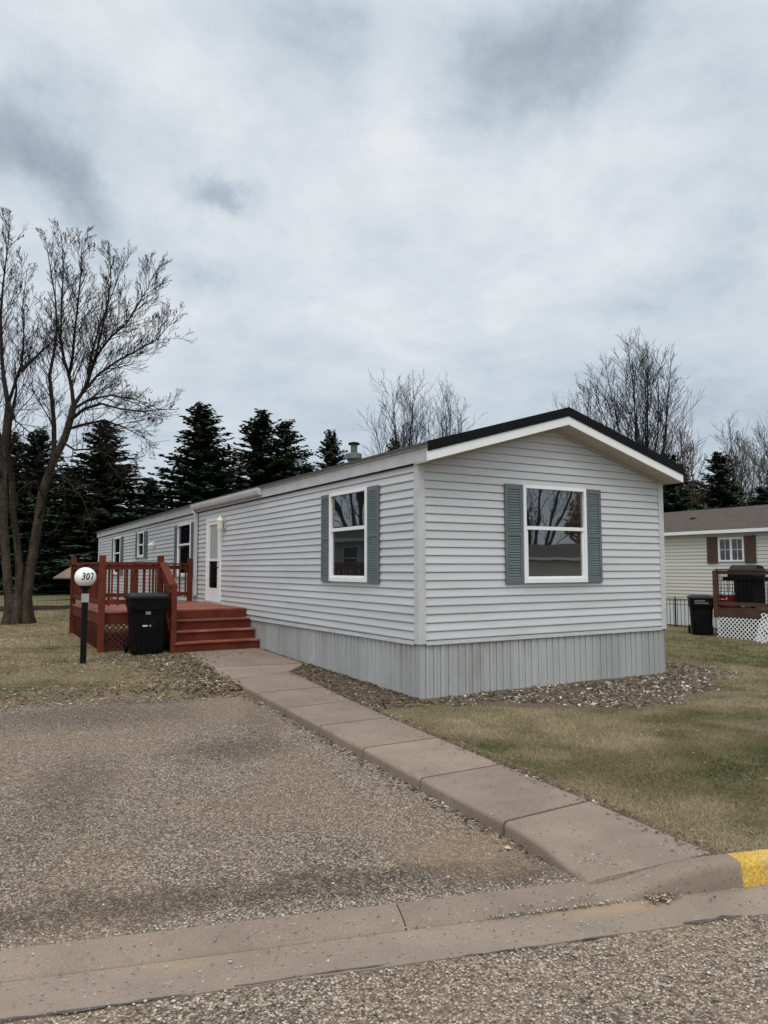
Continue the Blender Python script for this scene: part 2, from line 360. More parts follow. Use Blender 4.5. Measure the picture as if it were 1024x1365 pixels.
xs = np.concatenate([-9-np.geomspace(.3, 900, 34)[::-1], np.arange(-9, 8.0, .07), 8+np.geomspace(.2, 900, 38)])
ys = np.concatenate([-14.5-np.geomspace(.5, 900, 28)[::-1], np.arange(-14.5, -6.3, .4), np.arange(-6.3, 8.5, .07), 8.5+np.geomspace(.15, 900, 44)])
X, Y = np.meshgrid(xs, ys); Z = ground_z(X, Y)
V = np.stack([X.ravel(), Y.ravel(), Z.ravel()], 1); nx, ny = len(xs), len(ys)
ii, jj = np.meshgrid(np.arange(nx-1), np.arange(ny-1)); a = (jj*nx+ii).ravel()
gr = bigmesh('ground', V, np.stack([a, a+1, a+nx+1, a+nx], 1), [LAWN], smooth=True)
tag(gr, kind='structure')
BED = np.array([(-.05,-.25),(.3,-.45),(.55,-.85),(1.2,-1.45),(2.3,-1.75),(3.2,-1.62),(4.0,-1.3),(5.0,-.65),(5.6,.05),(5.55,.6),(5.0,1.1),(4.7,2.2),(4.55,2.2),(4.4,.0),(.0,0.)])
def inpoly(x, y, P):
    r = np.zeros(np.shape(x), bool); n = len(P)
    for i in range(n):
        x0, y0 = P[i]; x1, y1 = P[(i+1) % n]
        c = ((y0 > y) != (y1 > y)) & (x < (x1-x0)*(y-y0)/((y1-y0) if y1 != y0 else 1e-9)+x0); r ^= c
    return r
def dirt_mask(x, y):
    d = np.zeros(np.shape(x))
    d = np.maximum(d, .75*sm(1-np.abs(x-xr(y)-.02)/.22)*(y < 5.5)*(y > -5.2))                    # thin bare strip beside the walk
    d = np.maximum(d, .95*((x > xr(y)-.1) & (x < .1) & (y > -.4) & (y < 5.6))*sm((y+.9)/1.2)*np.where(x > -.7, 1, .7))
    d = np.maximum(d, .85*inpoly(x, y, BED))
    d = np.maximum(d, .62*sm((vnoise(x, y, 1.1, 71)*.6+vnoise(x, y, 3.7, 72)*.4-.58)/.2))
    d = np.maximum(d, .8*sm(1-np.hypot((x-2.6)/2.9, (y+1.75)/.38)))
    d = np.maximum(d, .55*sm(1-np.abs(y-padfar(x)-.2)/.5)*(x < -1.4)*(x > -9))
    d = np.maximum(d, .8*sm(1-np.hypot((x+2.0)/1.1, (y-3.1)/1.9)))                              # leaf litter by the walk
    d = np.maximum(d, .9*sm(1-np.hypot((x+2.1), (y-6.0))/1.3))
    d = np.maximum(d, .95*sm(1-np.abs(y-19.9-.12*x)/1.5)*(x < 3)*(x > -30))                      # dark band along the wire fence
    d = np.maximum(d, .8*sm((y-31)/3)*sm((38-y)/3)*(x < 30))
    return d
def green_mask(x, y):
    g = sm((x-4.8)/2.5)*(.35+.5*vnoise(x, y, .5, 9))*(y > -1)
    g = np.maximum(g, sm((y-21)/2)*.9)
    g = np.maximum(g, .5*sm(1-np.hypot((x-1.2)/3, (y+3.6)/1.6)))
    g = np.maximum(g, .5*sm((vnoise(x, y, .9, 91)*.65+vnoise(x, y, 2.7, 92)*.35-.5)/.35)*(x > -1.3))
    return g
for nm, fn in (('dirt', dirt_mask), ('grn', green_mask)):
    a_ = gr.data.attributes.new(nm, 'FLOAT', 'POINT'); a_.data.foreach_set('value', fn(V[:, 0], V[:, 1]).astype(np.float32))

# ------------------------------------------------------------------ pad, street, kerb, walk
def sheet(name, xs, ys, zf, keep, m, xyf=None):
    X, Y = np.meshgrid(xs, ys); ii, jj = np.meshgrid(np.arange(len(xs)-1), np.arange(len(ys)-1)); a = (jj*len(xs)+ii).ravel(); n = len(xs)
    if xyf: PX, PY = xyf(X, Y)
    else: PX, PY = X, Y
    V = np.stack([PX.ravel(), PY.ravel(), zf(PX, PY).ravel()], 1); Fc = np.stack([a, a+1, a+n+1, a+n], 1)
    c = V[Fc].mean(1); Fc = Fc[keep(c[:, 0], c[:, 1])]
    used, inv = np.unique(Fc, return_inverse=True)
    return tag(bigmesh(name, V[used], inv.reshape(Fc.shape), [m], smooth=True), kind='structure')
def pad_z(x, y):
    s, w = to_sw(x, y)
    z = H(x, y)-.085+.018*(vnoise(x, y, .7, 21)-.5)
    return np.where(w < .6, z*sm((w-.05)/.55)+(-.142)*(1-sm((w-.05)/.55)), z)
# pad laid in a grid that follows the walk (u: 0 at walk .. 1 at left) and reaches just beneath its edge
us = np.linspace(0, 1, 60); vs_ = np.linspace(0, 1, 70)
def padxy(U, Vv):
    # near edge on the street frame w=.05, far edge y=3.3
    xr_, yr_ = [], []
    xn = -9.6+(U)*(9.6-1.9); s_ = (xn-O2[0])/TT[0]; yn = O2[1]+TT[1]*s_+.05
    y = yn+(3.4-yn)*Vv
    x = -9.6+U*(xl(y)+.05+9.6)
    return x, y
sheet('parking_pad', us, vs_, pad_z, lambda x, y: x > -99, PADM, padxy)
sheet('street', np.linspace(-60, 80, 60), np.concatenate([[-8.5], np.linspace(-7, -.49, 12)]), lambda x, y: -.172+0*x+.0*y, lambda x, y: x > -99, STRM, lambda s, w: (O2[0]+TT[0]*s+NN[0]*w, O2[1]+TT[1]*s+NN[1]*w))
# gutter: a back band that becomes the kerb, and the pan in front of it
BAND = [(.055,-.24),(.055,-.139),(0.,-.145),(-.05,-.153),(-.09,-.162),(-.118,-.172),(-.132,-.183),(-.139,-.190),(-.142,-.26)]
mb = MB()
def strip(prof, cuts, n, mi=0):
    for a0, a1 in zip(cuts[:-1], cuts[1:]):
        cc = random.random()
        for k in range(n): mb.prism(prof, lambda w, z: (*sw(a0+(a1-a0-.007)*k/n, w), z), lambda w, z: (*sw(a0+(a1-a0-.007)*(k+1)/n, w), z), mi, cc)
strip(BAND, [-40,-34,-28,-22,-16,-10,-7.2,-4.15,-1.12,.007], 3, 1)
strip([(-.14,-.24),(-.14,-.192),(-.2,-.188),(-.3,-.182),(-.495,-.166),(-.495,-.26)], [-40,-30,-20,-13,-7.2,-4.15,1.95,5,8,14,20,30,45], 5)
tag(mb.build('gutter', [CONC2, CONC]), kind='structure')
# tar / weed seam between gutter and asphalt, as low ragged lips of tar
mb = MB(); r2 = random.Random(5)
def lip(s0, s1, w, wd, z):
    pts = []; n = int((s1-s0)/.06)
    L = []; Rr = []
    for k in range(n+1):
        s = s0+(s1-s0)*k/n; q = wd*(.25+.9*r2.random())*math.sin(PI*min(1, max(0.05, k/n)))**.4
        o = .012*math.sin(s*3.1)+.008*r2.random()
        L.append((*sw(s, w+o+q/2), z)); Rr.append((*sw(s, w+o-q/2), z))
    for k in range(n): mb.add([L[k], L[k+1], Rr[k+1], Rr[k]], [(0,1,2,3)])
lip(-3.3, -2.2, -.492, .026, -.1625); lip(-2.0, -1.3, -.492, .014, -.1625); lip(-.95, -.55, -.5, .018, -.1625); lip(-.4, -.1, -.5, .02, -.1625); lip(.25, .62, -.5, .05, -.1625); lip(.8, 2.5, -.5, .03, -.1625); lip(-8,-3.5,-.495,.02,-.1625)
tag(mb.build('seam', mat('seam_tar', (.085,.075,.07), .85, .4, 12.), normals=False), kind='structure')
# kerb at the right, tapering down into the driveway apron
mb = MB()
ks = sorted(set([round(q, 3) for q in np.arange(0.0, .9, .05)]+[.86]+[.9+.5*k for k in range(60)]))
FULL = [(.0,-.26),(.0,-.055),(-.014,-.050),(-.075,-.051),(-.10,-.055),(-.122,-.068),(-.132,-.095),(-.142,-.19),(-.146,-.26)]
def kprof(s):
    k_ = float(sm((s+.02)/.74)) if s > 0 else 0.
    return [(a[0]+(b[0]-a[0])*k_, a[1]+(b[1]-a[1])*k_) for a, b in zip(BAND, FULL)]
for s0, s1 in zip(ks[:-1], ks[1:]):
    P0, P1 = kprof(s0), kprof(s1)
    yl = 1 if s0 >= .895 and s0 < 3.2 else 0
    n = len(P0); vs = [(*sw(s0, w), z) for w, z in P0]+[(*sw(s1, w), z) for w, z in P1]
    mb.add(vs, [(i, i+1, n+i+1, n+i) for i in range(n-1)], yl, .35)
    if s0 == ks[0]: mb.add(vs[:n], [tuple(range(n))], 0)
o = mb.build('curb', [CONC, YEL], smooth=False); tag(o, kind='structure')
for p in o.data.polygons: p.use_smooth = True
# sidewalk slabs with a rounded left nosing
mb = MB()
def wz(y): return Hf(-1.2, y)+.012
for k in range(len(WL)-1):
    (ax, ay), (bx, by) = WL[k], WL[k+1]; (cx, cy), (dx, dy) = WR[k], WR[k+1]
    n = 4; g = .006; cc = random.random()
    for q in range(n):
        g = .013; t0 = q/n+(g/1.0 if q == 0 else 0); t1 = (q+1)/n-(g/1.0 if q == n-1 else 0)
        def ed(t):
            lx, ly = ax+(bx-ax)*t, ay+(by-ay)*t; rx, ry = cx+(dx-cx)*t, cy+(dy-cy)*t
            zl = wz(ly); zr = wz(ry)
            if k == len(WL)-2: zl -= .078*float(sm((t-.3)/.7)); zr -= .0*t
            R = .035
            out = [(lx-.004, ly, zl-.28)]
            for a in np.linspace(0, PI/2, 5): out.append((lx+R-R*math.cos(a), ly, zl-R+R*math.sin(a)))
            mx = [(lx+(rx-lx)*j/3, ly+(ry-ly)*j/3, zl+(zr-zl)*j/3) for j in (1, 2)]
            out += mx+[(rx-.01, ry, zr), (rx, ry, zr-.01), (rx, ry, zr-.2)]
            return out
        A, B = ed(t0), ed(t1); m_ = len(A)
        mb.add(A+B, [(i, i+1, m_+i+1, m_+i) for i in range(m_-1)], 0, cc)
        if q == 0: mb.add(A, [tuple(range(m_))], 0, cc)
        if q == n-1: mb.add(B, [tuple(range(m_))], 0, cc)
tag(mb.build('sidewalk', CONC), kind='structure')

# ------------------------------------------------------------------ mobile home
W_, ZB, ZT, LEN = 4.61, .683, 2.995, 23.4
SL = .285
home = thing('mobile_home', 'long grey-white vinyl sided mobile home with blue-grey shutters and black roof edge, in the middle', 'mobile home', (0, 0, 0))
ML = lambda a, o, z: (-o, a, z)           # left long wall: a along +Y, o outwards
MG = lambda a, o, z: (a, -o, z)           # gable wall
MR = lambda a, o, z: (W_+o, a, z)
MK = lambda a, o, z: (a, LEN+o, z)
LAP = (2.995-.683-.045)/21
def siding(mb, T, a0, a1, z0, z1, lap, seams=(), gable=None, amp=.017):
    cuts = sorted([a0, a1]+[q for q in seams if a0 < q < a1]); z = z0
    while z < z1-1e-4:
        zt = min(z+lap, z1); off = random.uniform(-1.2, 1.2)
        cs = [cuts[0]]+[min(max(q+off, a0+.1), a1-.1) for q in cuts[1:-1]]+[cuts[-1]]
        for c0, c1 in zip(cs[:-1], cs[1:]):
            def rng_(zz):
                if not gable: return c0, c1
                l, r = gable(zz); return min(max(c0, l), r), max(min(c1, r), l)
            cv = random.random(); zg = zt-.011
            rows = [(z, -.007), (z+.001, amp), (z+.010, amp+.001), (z+.05, .010), (zg, .003), (zg+.001, -.007), (zt, -.007)]
            vs = []
            for zz, o in rows:
                l, r = rng_(zz); vs += [T(l, o, zz), T(r, o, zz)]
            mb.add(vs, [(2*i, 2*i+1, 2*i+3, 2*i+2) for i in range(len(rows)-1)], 0, cv)
        z = zt
# long left wall
mb = MB(); siding(mb, ML, .04, LEN, ZB+.045, ZT+.03, LAP, [3.7,7.4,9.7,11.1,14.8,18.5,22.2]); mb.box((0.012, .02, ZB), (.09, LEN-.01, ZT+.05), 0)
mb.build('wall', SID, home, sagged=True)
gab = lambda z: ((0., W_) if z <= ZT else (min((z-ZT)/SL, W_/2), max(W_-(z-ZT)/SL, W_/2)))
mb = MB(); siding(mb, MG, .04, W_-.04, ZB+.045, 3.64, LAP, [], gab)
mb.add([(.1,.012,ZB),(W_-.1,.012,ZB),(W_-.1,.012,ZT),(W_/2,.012,3.60),(.1,.012,ZT)], [(0,1,2,3,4)])
mb.build('gable_wall', SID, home)
mb = MB(); siding(mb, MR, .04, LEN, ZB+.045, ZT+.03, LAP, [4,8,12,16,20]); mb.box((W_-.09, .02, ZB), (W_-.012, LEN-.01, ZT+.05))
mb.build('wall', SID, home, sagged=True)
mb = MB(); siding(mb, MK, .04, W_-.04, ZB+.045, 3.64, LAP, [], gab); mb.build('gable_wall', SID, home, sagged=True)
# corner posts
for cx_, cy_, sx, sy in ((0,0,-1,-1), (W_,0,1,-1), (0,LEN,-1,1)):
    mb = MB(); w = .085; p = .024
    mb.box((min(cx_-sx*w, cx_+sx*p), min(cy_+sy*p, cy_+sy*.002), ZB-.005), (max(cx_-sx*w, cx_+sx*p), max(cy_+sy*p, cy_+sy*.002), ZT+.02))
    mb.box((min(cx_+sx*p, cx_+sx*.002), min(cy_-sy*w, cy_-sy*.002), ZB-.005), (max(cx_+sx*p, cx_+sx*.002), max(cy_-sy*w, cy_-sy*.002), ZT+.02))
    mb.build('corner_post', TRIM, home, sagged=True, bevel=.004)
# bottom trim
mb = MB(); mb.box((-.026, .088, ZB-.018), (-.002, LEN-.09, ZB+.03)); mb.box((-.03, .088, ZB-.018), (-.003, LEN-.09, ZB-.002)); mb.build('starter_strip', TRIM, home, sagged=True)
mb = MB(); mb.box((.088, -.026, ZB-.018), (W_-.088, -.002, ZB+.03)); mb.box((.088, -.03, ZB-.018), (W_-.088, -.003, ZB-.002)); mb.build('starter_strip', TRIM, home)
# skirting
def skirt(T, a0, a1, zt, name='skirting', m=SKIRT, base=None, parent=home, x0=0):
    mb = MB(); a = a0; k = 0; pat = [.105,.06,.055,.06,.05,.085,.05,.055]; col = .5
    while a < a1-.001:
        wd = min(pat[k % 8]*random.uniform(.92, 1.08), a1-a); b = a+wd
        if k % 8 == 0: col = random.random()
        o = .004 if k % 2 else -.004
        g = .011
        zb0 = base(a); zb1 = base(b)
        c0 = col+random.uniform(-.15, .15)
        mb.add([T(a, o, zb0), T(b-g, o, zb1), T(b-g, o, zt), T(a, o, zt)], [(0,1,2,3)], 0, c0)
        mb.add([T(b-g, o, zb1), T(b-g/2, o-.02, zb1), T(b-g/2, o-.02, zt), T(b-g, o, zt)], [(0,1,2,3)], 0, c0)
        no = -.004 if k % 2 else .004; 
        mb.add([T(b-g/2, o-.02, zb1), T(b, no, zb1), T(b, no, zt), T(b-g/2, o-.02, zt)], [(0,1,2,3)], 0, c0)
        a = b; k += 1
    return mb.build(name, m, parent, sagged=False, normals=False)
skirt(ML, 0.0, LEN, ZB+.03, base=lambda y: Hf(0, y)-.05)
skirt(MG, 0.0, W_, ZB+.03, base=lambda x: Hf(x, 0)-.05)
skirt(MR, 0.0, LEN, ZB+.03, base=lambda y: Hf(W_, y)-.08)
# roof
def rz(x, top=3.90): return top-SL*abs(x-W_/2)
XE = .085
mb = MB(); y0, y1 = -.345, LEN+.25; ysub = [y0, 9.7, y1]
for k in range(2):
    for xa, xb in ((-XE-.02, W_/2), (W_/2, W_+XE+.02)):
        mb.prism([(xa, rz(xa)-.035), (xb, rz(xb)-.035), (xb, rz(xb)), (xa, rz(xa))], lambda x, z: (x, ysub[k], z), lambda x, z: (x, ysub[k+1], z))
roof = mb.build('roof', SHING, home, sagged=True)
for sgn in (0, 1):   # black rake edge, white rake board
    xa, xb = ((-XE+.0, W_/2) if sgn == 0 else (W_/2, W_+XE+.02))
    mb = MB(); mb.prism([(xa, rz(xa)-.125), (xb, rz(xb)-.125), (xb, rz(xb)+.004), (xa, rz(xa)+.004)], lambda x, z: (x, -.362, z), lambda x, z: (x, -.340, z)); mb.build('rake_trim', ROOFB, home)
    mb = MB(); mb.prism([(xa, rz(xa)-.245), (xb, rz(xb)-.245), (xb, rz(xb)-.126), (xa, rz(xa)-.126)], lambda x, z: (x, -.348, z), lambda x, z: (x, -.318, z)); mb.build('rake_board', WHITE, home)
    mb = MB(); mb.prism([(xa+.03 if sgn == 0 else xa, rz(xa)-.250), (xb if sgn == 0 else xb-.03, rz(xb)-.250), (xb if sgn == 0 else xb-.03, rz(xb)-.232), (xa+.03 if sgn == 0 else xa, rz(xa)-.232)], lambda x, z: (x, -.317, z), lambda x, z: (x, .01, z)); mb.build('soffit', SOFF, home)
    # frieze strip where soffit meets the siding
    mb = MB(); mb.prism([(xa+.12 if sgn == 0 else xa, rz(xa)-.29+(.034 if sgn == 0 else 0)), (xb if sgn == 0 else xb-.12, rz(xb)-.29+(.034 if sgn else 0)), (xb if sgn == 0 else xb-.12, rz(xb)-.251+(.034 if sgn else 0)), (xa+.12 if sgn == 0 else xa, rz(xa)-.251+(.034 if sgn == 0 else 0))], lambda x, z: (x, -.034, z), lambda x, z: (x, -.02, z)); mb.build('soffit_channel', SOFF, home)
# long eave
for x0_, sg in ((0., -1), (W_, 1)):
    mb = MB()
    for ya, yb in ((-.345, 9.7), (9.7, LEN+.2)):
        xa = x0_+sg*.055; mb.box((min(xa, x0_+sg*.02), ya, ZT-.005), (max(xa, x0_+sg*.02), yb, ZT+.165))
    mb.build('fascia', TRIM, home, sagged=True)
    mb = MB()
    for ya, yb in ((-.345, 9.7), (9.7, LEN+.2)):
        xa = x0_+sg*.085; mb.box((min(xa, x0_+sg*.05), ya, ZT+.162), (max(xa, x0_+sg*.05), yb, ZT+.2))
    mb.build('eave_trim', EAVE, home, sagged=True)
    mb = MB()
    for ya, yb in ((.09, 9.7), (9.7, LEN-.1)):
        mb.box((min(x0_+sg*.018, x0_+sg*.03), ya, ZT-.025), (max(x0_+sg*.018, x0_+sg*.03), yb, ZT-.007))
    mb.build('fascia_shadow', DARK, home, sagged=True)  # dark strip painting the shadow line below the fascia
# rain gutter over the door with its downspout
gp = [(-.056, 3.16), (-.056, 3.04), (-.10, 3.03), (-.135, 3.06), (-.15, 3.12), (-.15, 3.175), (-.142, 3.175), (-.14, 3.12), (-.126, 3.07), (-.098, 3.042), (-.066, 3.05), (-.066, 3.16)]
mb = MB(); mb.prism(gp, lambda x, z: (x, 5.38, z), lambda x, z: (x, 9.95, z))
mb.prism([(-.06,3.16),(-.06,3.045),(-.10,3.035),(-.133,3.062),(-.147,3.12),(-.147,3.17)], lambda x, z: (x, 5.39, z), lambda x, z: (x, 5.395, z)); mb.prism([(-.06,3.16),(-.06,3.045),(-.10,3.035),(-.133,3.062),(-.147,3.12),(-.147,3.17)], lambda x, z: (x, 9.94, z), lambda x, z: (x, 9.945, z))
mb.build('rain_gutter', TRIM, home)
mb = MB(); mb.bar((-.10, 9.86, 3.04), (-.07, 9.71, 2.93), .075, .055); mb.box((-.105, 9.66, 1.0), (-.04, 9.76, 2.95)); mb.build('downspout', TRIM, home, bevel=.006)

def louvre(T, a0, a1, z0, z1, parent=home, m=SHUT, sagged=True, n=34):
    mb = MB(); e = .045; o = .024
    for p, q in (((a0, o, z0), (a0+e, o+.022, z1)), ((a1-e, o, z0), (a1, o+.022, z1)), ((a0+e, o, z0), (a1-e, o+.02, z0+.07)), ((a0+e, o, z1-.07), (a1-e, o+.02, z1)), ((a0+e, o, (z0+z1)/2-.03), (a1-e, o+.02, (z0+z1)/2+.03)), ((a0+e, o, z0+.07), (a1-e, o+.003, z1-.07))):
        mb.box(p, q, T=T)
    hh = (z1-z0-.14)/n
    for k in range(n):
        z = z0+.07+k*hh
        if abs(z+hh/2-(z0+z1)/2) < .035: continue
        mb.prism([(o+.003, z+hh*.95), (o+.016, z+.002), (o+.016, z+.006), (o+.004, z+hh)], lambda oo, zz: T(a0+e, oo, zz), lambda oo, zz: T(a1-e, oo, zz), 0, random.random())
    return mb.build('shutter', m, parent, sagged=sagged)
def window(T, a0, a1, z0, z1, parent=home, zm=None, sagged=True, gl=None):
    """single-hung window: frame > upper pane, lower pane, sash"""
    e = .047; o = .022; mb = MB(); zm = zm or (z0+z1)/2+.03
    for p, q in (((a0, 0, z0), (a0+e, o+.04, z1)), ((a1-e, 0, z0), (a1, o+.04, z1)), ((a0+e, 0, z1-e), (a1-e, o+.04, z1)), ((a0+e, 0, z0), (a1-e, o+.04, z0+e+.02))):
        mb.box(p, q, T=T)
    w = mb.build('window', WHITE, parent, sagged=sagged, bevel=.004)
    mb = MB(); s = .035
    mb.box((a0+e, .004, zm-.025), (a1-e, o+.032, zm+.025), T=T)
    for p, q in (((a0+e, .004, z0+e+.02), (a0+e+s, o+.02, zm-.025)), ((a1-e-s, .004, z0+e+.02), (a1-e, o+.02, zm-.025)), ((a0+e+s, .004, z0+e+.02), (a1-e-s, o+.02, z0+e+.045))): mb.box(p, q, T=T)
    mb.build('sash', WHITE, w, sagged=sagged)
    mb = MB(); mb.box((a0+e, .016, zm+.025), (a1-e, .022, z1-e), T=T); mb.build('pane', gl or GLASS, w, sagged=sagged)
    mb = MB(); mb.box((a0+e+s, .016, z0+e+.045), (a1-e-s, .020, zm-.025), T=T); mb.build('pane', gl or (SCREEN if T is ML else GLASS), w, sagged=sagged)
    return w
window(MG, 1.705, 2.905, 1.43, 2.80, zm=2.20)
louvre(MG, 1.385, 1.70, 1.425, 2.80); louvre(MG, 2.912, 3.22, 1.425, 2.80)
window(ML, 1.285, 2.485, 1.44, 2.80, zm=2.23)
louvre(ML, .965, 1.28, 1.43, 2.80); louvre(ML, 2.492, 2.80, 1.43, 2.80)
window(ML, 10.22, 11.42, 1.44, 2.78, zm=2.25, gl=FGLASS)
louvre(ML, 9.9, 10.215, 1.43, 2.78); louvre(ML, 11.43, 11.77, 1.43, 2.78)
window(ML, 15.32, 16.15, 2.02, 2.82, zm=2.42, gl=FGLASS)
louvre(ML, 14.97, 15.31, 2.0, 2.82, n=20); louvre(ML, 16.16, 16.5, 2.0, 2.82, n=20)
window(ML, 18.9, 20.08, 1.5, 2.81, zm=2.26, gl=FGLASS)
louvre(ML, 18.52, 18.89, 1.48, 2.81); louvre(ML, 20.09, 20.45, 1.48, 2.81)
# storm door
dy0, dy1, dz0, dz1 = 7.92, 8.95, .90, 2.77
mb = MB()
for p, q in (((dy0, 0, dz0), (dy0+.07, .05, dz1)), ((dy1-.07, 0, dz0), (dy1, .05, dz1)), ((dy0+.07, 0, dz1-.07), (dy1-.07, .05, dz1))): mb.box(p, q, T=ML)
door = mb.build('door', WHITE, home, bevel=.004)
mb = MB()
for p, q in (((dy0+.072, .005, dz0+.01), (dy0+.2, .04, dz1-.072)), ((dy1-.2, .005, dz0+.01), (dy1-.072, .04, dz1-.072)), ((dy0+.2, .005, dz1-.15), (dy1-.2, .04, dz1-.072)), ((dy0+.2, .005, 1.80), (dy1-.2, .04, 1.85)), ((dy0+.2, .005, dz0+.01), (dy1-.2, .036, 1.20))): mb.box(p, q, T=ML)
mb.build('door_leaf', WHITE, door, bevel=.003)
mb = MB(); mb.box((dy0+.2, .015, 1.85), (dy1-.2, .02, dz1-.15), T=ML); mb.build('upper_pane', CURT, door)
mb = MB(); mb.box((dy0+.2, .015, 1.20), (dy1-.2, .02, 1.80), T=ML); mb.build('lower_pane', FGLASS, door)
mb = MB(); mb.tube([(-.042, 8.03, 1.78), (-.085, 8.03, 1.78), (-.085, 8.03, 1.66), (-.042, 8.03, 1.66)], [.011]*4, 6); mb.build('handle', DARK, door)
mb = MB(); mb.box((dy0-.01, .0, dz0-.035), (dy1+.01, .075, dz0+.008), T=ML); mb.build('threshold', EAVE, door)
# porch lamp right of the door
mb = MB(); mb.lathe([(.05,2.44),(.065,2.5),(.075,2.66),(.085,2.67),(.03,2.75),(.012,2.78)], -.12, 7.70, 8); mb.bar((-.03,7.70,2.62), (-.12,7.70,2.78), .02, .02); mb.box((-.04,7.64,2.5), (-.02,7.76,2.7)); mb.build('porch_lamp', mat('cream_lamp', (.6,.57,.48), .4), home)
# small white flood light on the far wall
mb = MB(); mb.lathe([(.02,2.30),(.07,2.31),(.085,2.35),(.06,2.40),(.02,2.43)], -.11, 14.1, 10); mb.box((-.06, 14.03, 2.33), (-.018, 14.17, 2.47)); mb.build('wall_lamp', WHITE, home, sagged=True)
# roof vent
vx, vy = 2.0, 5.52; vz = rz(vx)-.02
mb = MB(); mb.lathe([(.2,vz-.04),(.13,vz+.0),(.12,vz+.05),(.17,vz+.10),(.165,vz+.20),(.135,vz+.215),(.07,vz+.23),(.07,vz+.40)], vx, vy, 18)
vent = mb.build('vent_pipe', mat('vent_metal', (.10,.12,.115), .5, .25, 8.), home, smooth=False)
mb = MB(); mb.lathe([(.03,vz+.395),(.12,vz+.40),(.12,vz+.43),(.06,vz+.45)], vx, vy, 18); mb.build('cap', ROOFB, vent)

# ------------------------------------------------------------------ red deck and steps
DZ, DX, DY0, DY1 = .86, -2.76, 6.30, 9.85; SX = -1.62
deck = thing('deck', 'barn-red wooden deck with railings and lattice skirt in front of the storm door', 'deck', (-1.4, 8.0, .17))
mb = MB(); y = DY0-.02
while y < DY1:
    mb.box((DX-.02, y, DZ-.03), (-.03, min(y+.138, DY1+.02), DZ), 0, random.random()); y += .145
mb.build('platform', REDT, deck)
mb = MB(); mb.box((DX-.0, DY0+.0, DZ-.235), (DX+.04, DY1, DZ-.031)); mb.box((DX+.04, DY0, DZ-.235), (SX-.05, DY0+.04, DZ-.031)); mb.box((DX+.04, DY1-.04, DZ-.235), (-.04, DY1, DZ-.031)); mb.build('rim_board', RED, deck)
def post(x, y, z0, z1, w=.095, cap=True):
    mb = MB(); mb.box((x-w/2, y-w/2, z0), (x+w/2, y+w/2, z1), 0, random.random()); return mb.build('post', RED, deck, bevel=.006)
gz = lambda x, y: Hf(x, y)-.06
post(DX+.0, DY0-.03, gz(DX, DY0), 1.885, .105); post(DX, DY1, gz(DX, DY1), 1.9, .105); post(SX-.10, DY0-.02, DZ-.3, 1.885, .105); post(-.16, DY1, DZ-.2, 1.885, .105)
post(DX, 8.1, gz(DX, 8), 1.75, .095); post(-1.45, DY1, gz(-1.4, DY1), 1.75, .095)
def railing(p, q, skip=()):
    p, q = Vector(p), Vector(q); d = (q-p); L = d.length; d.normalize(); n_ = Vector((-d.y, d.x, 0))
    def seg(nm, z, w, h, off=0):
        mb = MB(); a = p+n_*off; b = q+n_*off; a.z = b.z = z; mb.bar(a, b, w, h, c=random.random()); mb.build(nm, RED, deck)
    seg('rail', 1.745, .13, .035); seg('rail', 1.665, .035, .09, .0); seg('rail', 1.035, .035, .085, .0)
    k = int(L/.135)
    for i in range(k):
        t = (i+.5)/k*L; P = p+d*t+n_*.034; mb = MB(); mb.bar((P.x, P.y, .97), (P.x, P.y, 1.72), .034, .034, c=random.random()); mb.build('baluster', RED, deck)
railing((DX+.05, DY0-.02, 0), (SX-.15, DY0-.02, 0))
railing((DX, DY1-.05, 0), (DX, DY0+.04, 0))
railing((-.2, DY1, 0), (DX+.05, DY1, 0))
# sloped stair rail
fx, fy = SX-.02, 5.60
post(fx, fy, gz(fx, fy), 1.36, .1)
mb = MB(); mb.bar((fx-.05, DY0-.06, 1.745), (fx-.0, fy-.0, 1.30), .14, .04); mb.build('rail', RED, deck)
mb = MB(); mb.bar((fx-.06, DY0-.06, 1.60), (fx-.06, fy+.03, 1.16), .035, .14); mb.build('rail', RED, deck)
mb = MB(); mb.bar((fx-.06, DY0-.06, 1.00), (fx-.06, fy+.03, .52), .035, .09); mb.build('rail', RED, deck)
for k in range(5):
    t = (k+.5)/5; yy = DY0-.06-(DY0-fy-.1)*t; z1 = 1.68-.44*t; mb = MB(); mb.box((fx-.03, yy-.02, z1-.62), (fx+.005, yy+.02, z1), 0, random.random()); mb.build('baluster', RED, deck)
# side stringer, risers, treads
zr_ = [.12, .305, .49, .675, .86]; yr_ = [5.55, 5.80, 6.05, 6.285]
for k in range(4):
    x1 = -.005-.028*0
    mb = MB(); mb.box((SX+.02, yr_[k], (zr_[k]-.05 if k == 0 else zr_[k])-0.0), (-.03-.0*k, yr_[k]+.025, zr_[k+1]-.032), 0, random.random()); mb.build('riser', RED, deck)
    if k < 3:
        mb = MB(); mb.box((SX+.0, yr_[k]-.03, zr_[k+1]-.03), (-.02, yr_[k]+.105, zr_[k+1]), 0, random.random()); mb.box((SX+.0, yr_[k]+.113, zr_[k+1]-.03), (-.02, yr_[k+1]-.002, zr_[k+1]), 0, random.random()); mb.build('tread', REDT, deck, bevel=.004)
mb = MB(); mb.prism([(5.57,.06),(5.57,.27),(5.82,.27),(5.82,.455),(6.07,.455),(6.07,.64),(6.30,.64),(6.30,.06)], lambda y, z: (SX-.02, y, z), lambda y, z: (SX+.018, y, z)); mb.build('stringer', RED, deck)
